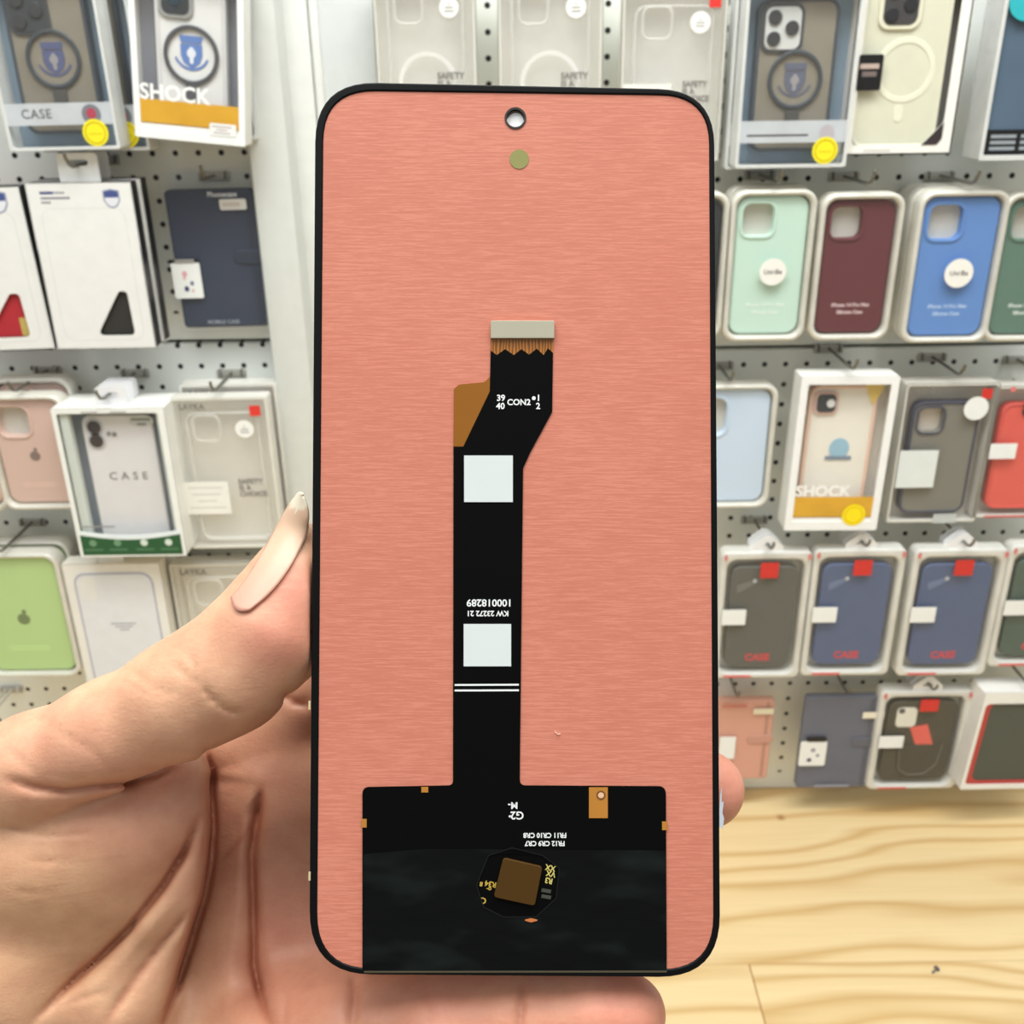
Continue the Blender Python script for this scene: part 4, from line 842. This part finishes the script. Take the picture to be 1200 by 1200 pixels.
CREASES = [  # polyline in photo pixels, depth mm, half-width px
    ([(0, 913), (40, 922), (75, 926), (110, 921), (155, 916), (185, 910), (210, 898)], 1.5, 4.5),
    ([(240, 876), (250, 905), (247, 925), (250, 970), (247, 1010), (240, 1050), (222, 1110), (205, 1160), (185, 1215)], 6.5, 5.0, 6, 46),
    ([(236, 950), (215, 1000), (190, 1040), (150, 1090), (120, 1120), (85, 1150), (30, 1205)], 4.6, 4.2, 56, 11),
    ([(228, 1060), (190, 1105), (160, 1145), (120, 1205)], 2.0, 4.5, 20, 9),
    ([(307, 915), (303, 950), (295, 1000), (297, 1060), (298, 1130), (305, 1165), (320, 1215)], 4.6, 4.6, 32, 10),
    ([(303, 950), (290, 975), (255, 1015)], 1.6, 3.8, 10, 12),
    ([(60, 1182), (100, 1168), (140, 1158)], .7, 3.0),
    ([(0, 970), (60, 980), (130, 975)], .55, 3.0), ([(20, 1008), (90, 1010), (170, 1000)], .55, 3.0), ([(0, 1044), (80, 1048), (140, 1042)], .55, 3.0), ([(0, 1116), (50, 1122), (110, 1116)], .55, 3.0),
    ([(236, 803), (248, 818), (264, 831), (286, 838)], .7, 3.0), ([(200, 776), (222, 795), (236, 803)], .35, 3.0), ([(215, 762), (226, 775), (228, 790)], .3, 2.6), ([(150, 784), (180, 806), (214, 816)], .28, 2.6), ([(140, 796), (170, 812), (200, 820)], .2, 2.2),
    ([(60, 852), (110, 880), (128, 905)], .25, 2.5), ([(10, 880), (40, 905), (70, 925)], .35, 2.6), ([(50, 905), (75, 912), (110, 910)], .3, 2.4), ([(30, 835), (70, 856), (100, 880)], .16, 2.4),
    ([(330, 812), (345, 824), (366, 826)], 1.2, 4.0), ([(262, 880), (285, 900), (300, 915)], .8, 4.0), ([(262, 935), (280, 922), (296, 925)], .8, 4.0),
    ([(330, 985), (350, 1010), (366, 1015)], .5, 4.0), ([(312, 1030), (340, 1028), (366, 1018)], .4, 3.5),
    ([(414, 1140), (416, 1170), (411, 1210)], .9, 4.5), ([(330, 1148), (336, 1175), (330, 1210)], .5, 4.0), ([(610, 1150), (611, 1180), (607, 1215)], .9, 4.0), ([(500, 1150), (503, 1210)], .3, 3.5)]
def seg_d(u, v, pl):
    best = np.full(u.shape, 1e9, np.float32); tt = np.zeros(u.shape, np.float32); sd = np.zeros(u.shape, np.float32); n = len(pl) - 1
    for i in range(n):
        (ax, ay), (bx, by) = pl[i], pl[i + 1]; dx, dy = bx - ax, by - ay; L2 = dx * dx + dy * dy
        t = np.clip(((u - ax) * dx + (v - ay) * dy) / L2, 0, 1)
        d = np.hypot(u - ax - t * dx, v - ay - t * dy); m = d < best
        best = np.where(m, d, best); tt = np.where(m, (i + t) / n, tt); sd = np.where(m, dx * (v - ay) - dy * (u - ax), sd)
    return best, tt, sd
def crease(x, y, z, narrow=False):
    """depth carved by the skin folds, in metres; a fold may fall away slowly on one side"""
    u = 600 + F * x / -z; v = 600 - F * y / -z; acc = np.zeros(x.shape, np.float32)
    for c in CREASES:
        pl, dep, wd = c[:3]
        d, t, sd = seg_d(u, v, pl); fade = np.clip(np.minimum(t, 1 - t) * 5 + .10, 0, 1)
        e = np.exp(-(d / (1.05 * wd)) ** 2)
        if not narrow:
            if len(c) > 3:
                wide = np.where(sd > 0, c[3], c[4]); e = .27 * e + .73 * np.exp(-(d / wide) ** 1.2)
            else: e = .85 * e + .35 * np.exp(-(d / (2.4 * wd)) ** 2)
        acc = np.maximum(acc, dep * .001 * fade * e)
    return acc
vol = np.empty((nx, ny, nz_), np.float32)
for i0 in range(0, nx, 32):
    X = np.meshgrid(gx[i0:i0 + 32], gy, gz, indexing='ij'); s = sdf(X)
    m = np.abs(s) < .006
    s[m] += crease(X[0][m], X[1][m], X[2][m]); vol[i0:i0 + 32] = s
for ax_ in range(3):
    for e_ in (0, -1):
        sl_ = [slice(None)] * 3; sl_[ax_] = e_; vol[tuple(sl_)] = np.maximum(vol[tuple(sl_)], .0003)
# naive surface nets
ins = vol < 0
def corner(i, j, k): return vol[i:nx - 1 + i, j:ny - 1 + j, k:nz_ - 1 + k]
cnt = np.zeros((nx - 1, ny - 1, nz_ - 1), np.uint8)
for i in (0, 1):
    for j in (0, 1):
        for k in (0, 1): cnt += corner(i, j, k) < 0
act = (cnt > 0) & (cnt < 8); ci = np.argwhere(act); idx = -np.ones(act.shape, np.int64); idx[act] = np.arange(len(ci))
pos = np.zeros((len(ci), 3)); num = np.zeros(len(ci))
cs = [(i, j, k) for i in (0, 1) for j in (0, 1) for k in (0, 1)]
for a in cs:
    for ax in range(3):
        if a[ax]: continue
        b = list(a); b[ax] = 1
        va = vol[ci[:, 0] + a[0], ci[:, 1] + a[1], ci[:, 2] + a[2]]; vb = vol[ci[:, 0] + b[0], ci[:, 1] + b[1], ci[:, 2] + b[2]]
        m = (va < 0) != (vb < 0); t = np.zeros_like(va); t[m] = va[m] / (va[m] - vb[m])
        p = np.tile(np.array(a, float), (len(ci), 1)); p[:, ax] = t
        pos[m] += p[m]; num[m] += 1
co = lo + VS * (ci + pos / num[:, None])
quads = []
for ax in range(3):
    o1, o2 = [(1, 2), (2, 0), (0, 1)][ax]
    sl0 = [slice(None)] * 3; sl1 = [slice(None)] * 3; sl0[ax] = slice(0, -1); sl1[ax] = slice(1, None)
    A, B = ins[tuple(sl0)], ins[tuple(sl1)]; e = np.argwhere(A != B)
    ok = (e[:, o1] > 0) & (e[:, o2] > 0) & (e[:, o1] < [nx, ny, nz_][o1] - 1) & (e[:, o2] < [nx, ny, nz_][o2] - 1); e = e[ok]
    fl_ = A[e[:, 0], e[:, 1], e[:, 2]]
    q = []
    for (s1, s2) in ((0, 0), (-1, 0), (-1, -1), (0, -1)):
        c = e.copy(); c[:, o1] += s1; c[:, o2] += s2; q.append(idx[c[:, 0], c[:, 1], c[:, 2]])
    q = np.stack(q, 1); q[~fl_] = q[~fl_][:, ::-1]; quads.append(q)
quads = np.concatenate(quads); quads = quads[(quads >= 0).all(1)]
def skin_mat():
    t = NT('skin'); b = t.n('ShaderNodeBsdfPrincipled'); setin(b, Roughness=.48); b.inputs['Specular IOR Level'].default_value = .4
    b.inputs['Subsurface Weight'].default_value = .16; b.inputs['Subsurface Radius'].default_value = (1, .35, .2); b.inputs['Subsurface Scale'].default_value = .003
    at = t.n('ShaderNodeAttribute', attribute_name='tone'); tc = t.n('ShaderNodeTexCoord')
    n1 = t.n('ShaderNodeTexNoise'); setin(n1, Scale=110.0, Detail=4.0, Roughness=.6); t.l(tc.outputs['Object'], n1.inputs[0])
    rp = t.n('ShaderNodeValToRGB'); t.l(n1.outputs['Fac'], rp.inputs[0]); e = rp.color_ramp.elements
    e[0].position = .3; e[0].color = (.90, .80, .78, 1); e[1].position = .7; e[1].color = (1.08, 1.10, 1.08, 1)
    mx = t.n('ShaderNodeMix', data_type='RGBA', blend_type='MULTIPLY'); mx.inputs[0].default_value = 1.0
    t.l(at.outputs['Color'], mx.inputs[6]); t.l(rp.outputs[0], mx.inputs[7]); t.l(mx.outputs[2], b.inputs['Base Color'])
    v = t.n('ShaderNodeTexVoronoi', feature='DISTANCE_TO_EDGE'); setin(v, Scale=900.0); t.l(tc.outputs['Object'], v.inputs['Vector'])
    mp = t.n('ShaderNodeMapping'); mp.inputs['Scale'].default_value = (300, 900, 300); mp.inputs['Rotation'].default_value = (0, 0, .5); t.l(tc.outputs['Object'], mp.inputs[0])
    n2 = t.n('ShaderNodeTexNoise'); setin(n2, Scale=1.0, Detail=3.0); t.l(mp.outputs[0], n2.inputs[0])
    ad = t.n('ShaderNodeMath', operation='MULTIPLY_ADD'); t.l(v.outputs[0], ad.inputs[0]); ad.inputs[1].default_value = .7; t.l(n2.outputs['Fac'], ad.inputs[2])
    bp = t.n('ShaderNodeBump'); setin(bp, Strength=.28, Distance=.00025); t.l(ad.outputs[0], bp.inputs['Height']); t.l(bp.outputs[0], b.inputs['Normal'])
    t.l(b.outputs[0], t.out.inputs[0]); return t.m
SKIN = skin_mat()
me = bpy.data.meshes.new('hand'); me.from_pydata((co - HO).tolist(), [], quads.tolist()); me.update()
for p in me.polygons: p.use_smooth = True
def tone(co):
    x, y, z = co[:, 0].astype(np.float32), co[:, 1].astype(np.float32), co[:, 2].astype(np.float32)
    u = 600 + F * x / -z; v = 600 - F * y / -z
    base = np.tile(np.array(col((206, 160, 129))[:3]), (len(co), 1))
    pink = np.array(col((212, 142, 122))[:3]); red = np.array(col((160, 88, 62))[:3]); palm_shade = np.array(col((172, 116, 90))[:3]); tan = np.array(col((208, 164, 126))[:3])
    def blend(c, wgt):
        nonlocal base
        wgt = np.clip(wgt, 0, 1)[:, None]; base = base * (1 - wgt) + c * wgt
    def blob(cx, cy, r): return np.exp(-(((u - cx) ** 2 + (v - cy) ** 2) / r ** 2))
    blend(palm_shade, np.clip((u - 200) / 120, 0, 1) * np.clip((v - 800) / 60, 0, 1) * .8)  # shade of the palm hollow painted into the skin tone as brown
    blend(pink, .75 * blob(325, 745, 55)); blend(pink, .8 * blob(345, 690, 40)); blend(pink, .7 * blob(735, 1185, 90)); blend(pink, .8 * blob(850, 925, 70)); blend(pink, .45 * blob(180, 960, 90)); blend(pink, .5 * blob(520, 1180, 90)); blend(pink, .35 * blob(60, 900, 70)); blend(pink, .4 * blob(340, 1120, 90)); blend(tan, .6 * blob(60, 1090, 120))
    blend(red, .55 * np.clip(crease(x, y, z, True) / .002 - .1, 0, 1))  # folds redder, with their shade darkened in the colour as well
    return np.concatenate([base, np.ones((len(co), 1))], 1)
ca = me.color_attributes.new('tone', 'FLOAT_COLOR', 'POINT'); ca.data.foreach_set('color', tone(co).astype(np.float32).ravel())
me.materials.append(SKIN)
hand = bpy.data.objects.new('hand', me); C.objects.link(hand); tag(hand, 'bare left hand with long pale thumbnail gripping the phone screen from behind', 'hand')
hand.matrix_world = CM @ Matrix.Translation(Vector(HO))
sm = hand.modifiers.new('relax', 'SMOOTH'); sm.factor = .5; sm.iterations = 3
# thumbnail: a curved plate laid over the thumb tip
def sd1(p): 
    a = np.array(p, np.float32).reshape(3, 1); return float(sdf([a[0], a[1], a[2]])[0])
LEFT = [(272, 701), (286, 685), (299, 665), (311, 645), (321, 626), (332, 606), (342, 590), (351, 579)]
RIGHT = [(293, 716), (318, 696), (338, 670), (351, 646), (360, 625), (363, 607), (361.5, 593), (356, 581)]
def chaikin(P):
    for _ in range(2):
        Q = [P[0]]
        for a, b in zip(P[:-1], P[1:]): Q += [(a[0] * .75 + b[0] * .25, a[1] * .75 + b[1] * .25), (a[0] * .25 + b[0] * .75, a[1] * .25 + b[1] * .75)]
        P = Q + [P[-1]]
    return P
LEFT, RIGHT = chaikin(LEFT), chaikin(RIGHT)
def along(P, t):
    k = t * (len(P) - 1); i = min(int(k), len(P) - 2); f = k - i
    return [P[i][0] * (1 - f) + P[i + 1][0] * f, P[i][1] * (1 - f) + P[i + 1][1] * f]
def skin_depth(u, v):
    d = .180
    while d < .200:
        if sd1(H(u, v, d)) < 0: return d
        d += .0002
    return None
NV_, NU = 26, 13; grid = []
for i in range(NV_):
    t = i / (NV_ - 1); row = []
    a, b = along(LEFT, t), along(RIGHT, t)
    for j in range(NU):
        q = j / (NU - 1); u, v = a[0] * (1 - q) + b[0] * q, a[1] * (1 - q) + b[1] * q
        bow = math.sin(math.pi * q); w0 = max(0, 1 - t * 4); w1 = max(0, t * 5 - 4); u += bow * (-5 * w0 + 2 * w1); v += bow * (7 * w0 - 3 * w1)
        d = skin_depth(u, v); guess = .1965 - .0042 * math.sin(q * math.pi * .55) - .001 * t
        d = guess if d is None else min(d - .0004, guess + .001)
        row.append(H(u, v, d).astype(np.float64))
    grid.append(row)
G_ = np.array(grid)
for _ in range(8): G_[1:-1, 1:-1] = (G_[1:-1, 1:-1] * 2 + G_[:-2, 1:-1] + G_[2:, 1:-1] + G_[1:-1, :-2] + G_[1:-1, 2:]) / 6
vs = (G_.reshape(-1, 3) - HO).tolist(); fs = [(i * NU + j, i * NU + j + 1, (i + 1) * NU + j + 1, (i + 1) * NU + j) for i in range(NV_ - 1) for j in range(NU - 1)]
def nail_mat():
    t = NT('fingernail'); b = t.n('ShaderNodeBsdfPrincipled'); setin(b, Roughness=.42)
    at = t.n('ShaderNodeAttribute', attribute_name='tone'); tc = t.n('ShaderNodeTexCoord'); n = t.n('ShaderNodeTexNoise'); setin(n, Scale=300.0)
    t.l(tc.outputs['Object'], n.inputs[0]); mx = t.n('ShaderNodeMix', data_type='RGBA', blend_type='MULTIPLY'); mx.inputs[0].default_value = .12
    t.l(at.outputs['Color'], mx.inputs[6]); t.l(n.outputs['Fac'], mx.inputs[7]); t.l(mx.outputs[2], b.inputs['Base Color']); t.l(b.outputs[0], t.out.inputs[0]); return t.m
nm = bpy.data.meshes.new('fingernail'); nm.from_pydata(vs, [], fs)
cols = []
for i in range(NV_):
    for j in range(NU):
        t = i / (NV_ - 1); s = abs(j / (NU - 1) * 2 - 1); a = np.array(col((208, 150, 130))); bb = np.array(col((214, 178, 150))); cc = np.array(col((228, 216, 192)))
        q = a * (1 - min(1, t / .6)) + bb * min(1, t / .6); edge = .76 + .07 * s * s
        q = q if t < edge else cc
        cols += list(q[:3]) + [1]
c2 = nm.color_attributes.new('tone', 'FLOAT_COLOR', 'POINT'); c2.data.foreach_set('color', cols)
for p in nm.polygons: p.use_smooth = True
nail = link('fingernail', nm, nail_mat(), hand); so = nail.modifiers.new('thickness', 'SOLIDIFY'); so.thickness = .0005; so.offset = 1
nail['label'] = 'long pale thumbnail with whitish free edge'
bpy.context.scene.view_settings.view_transform = 'Standard'
bpy.context.scene.cycles.transparent_max_bounces = 32
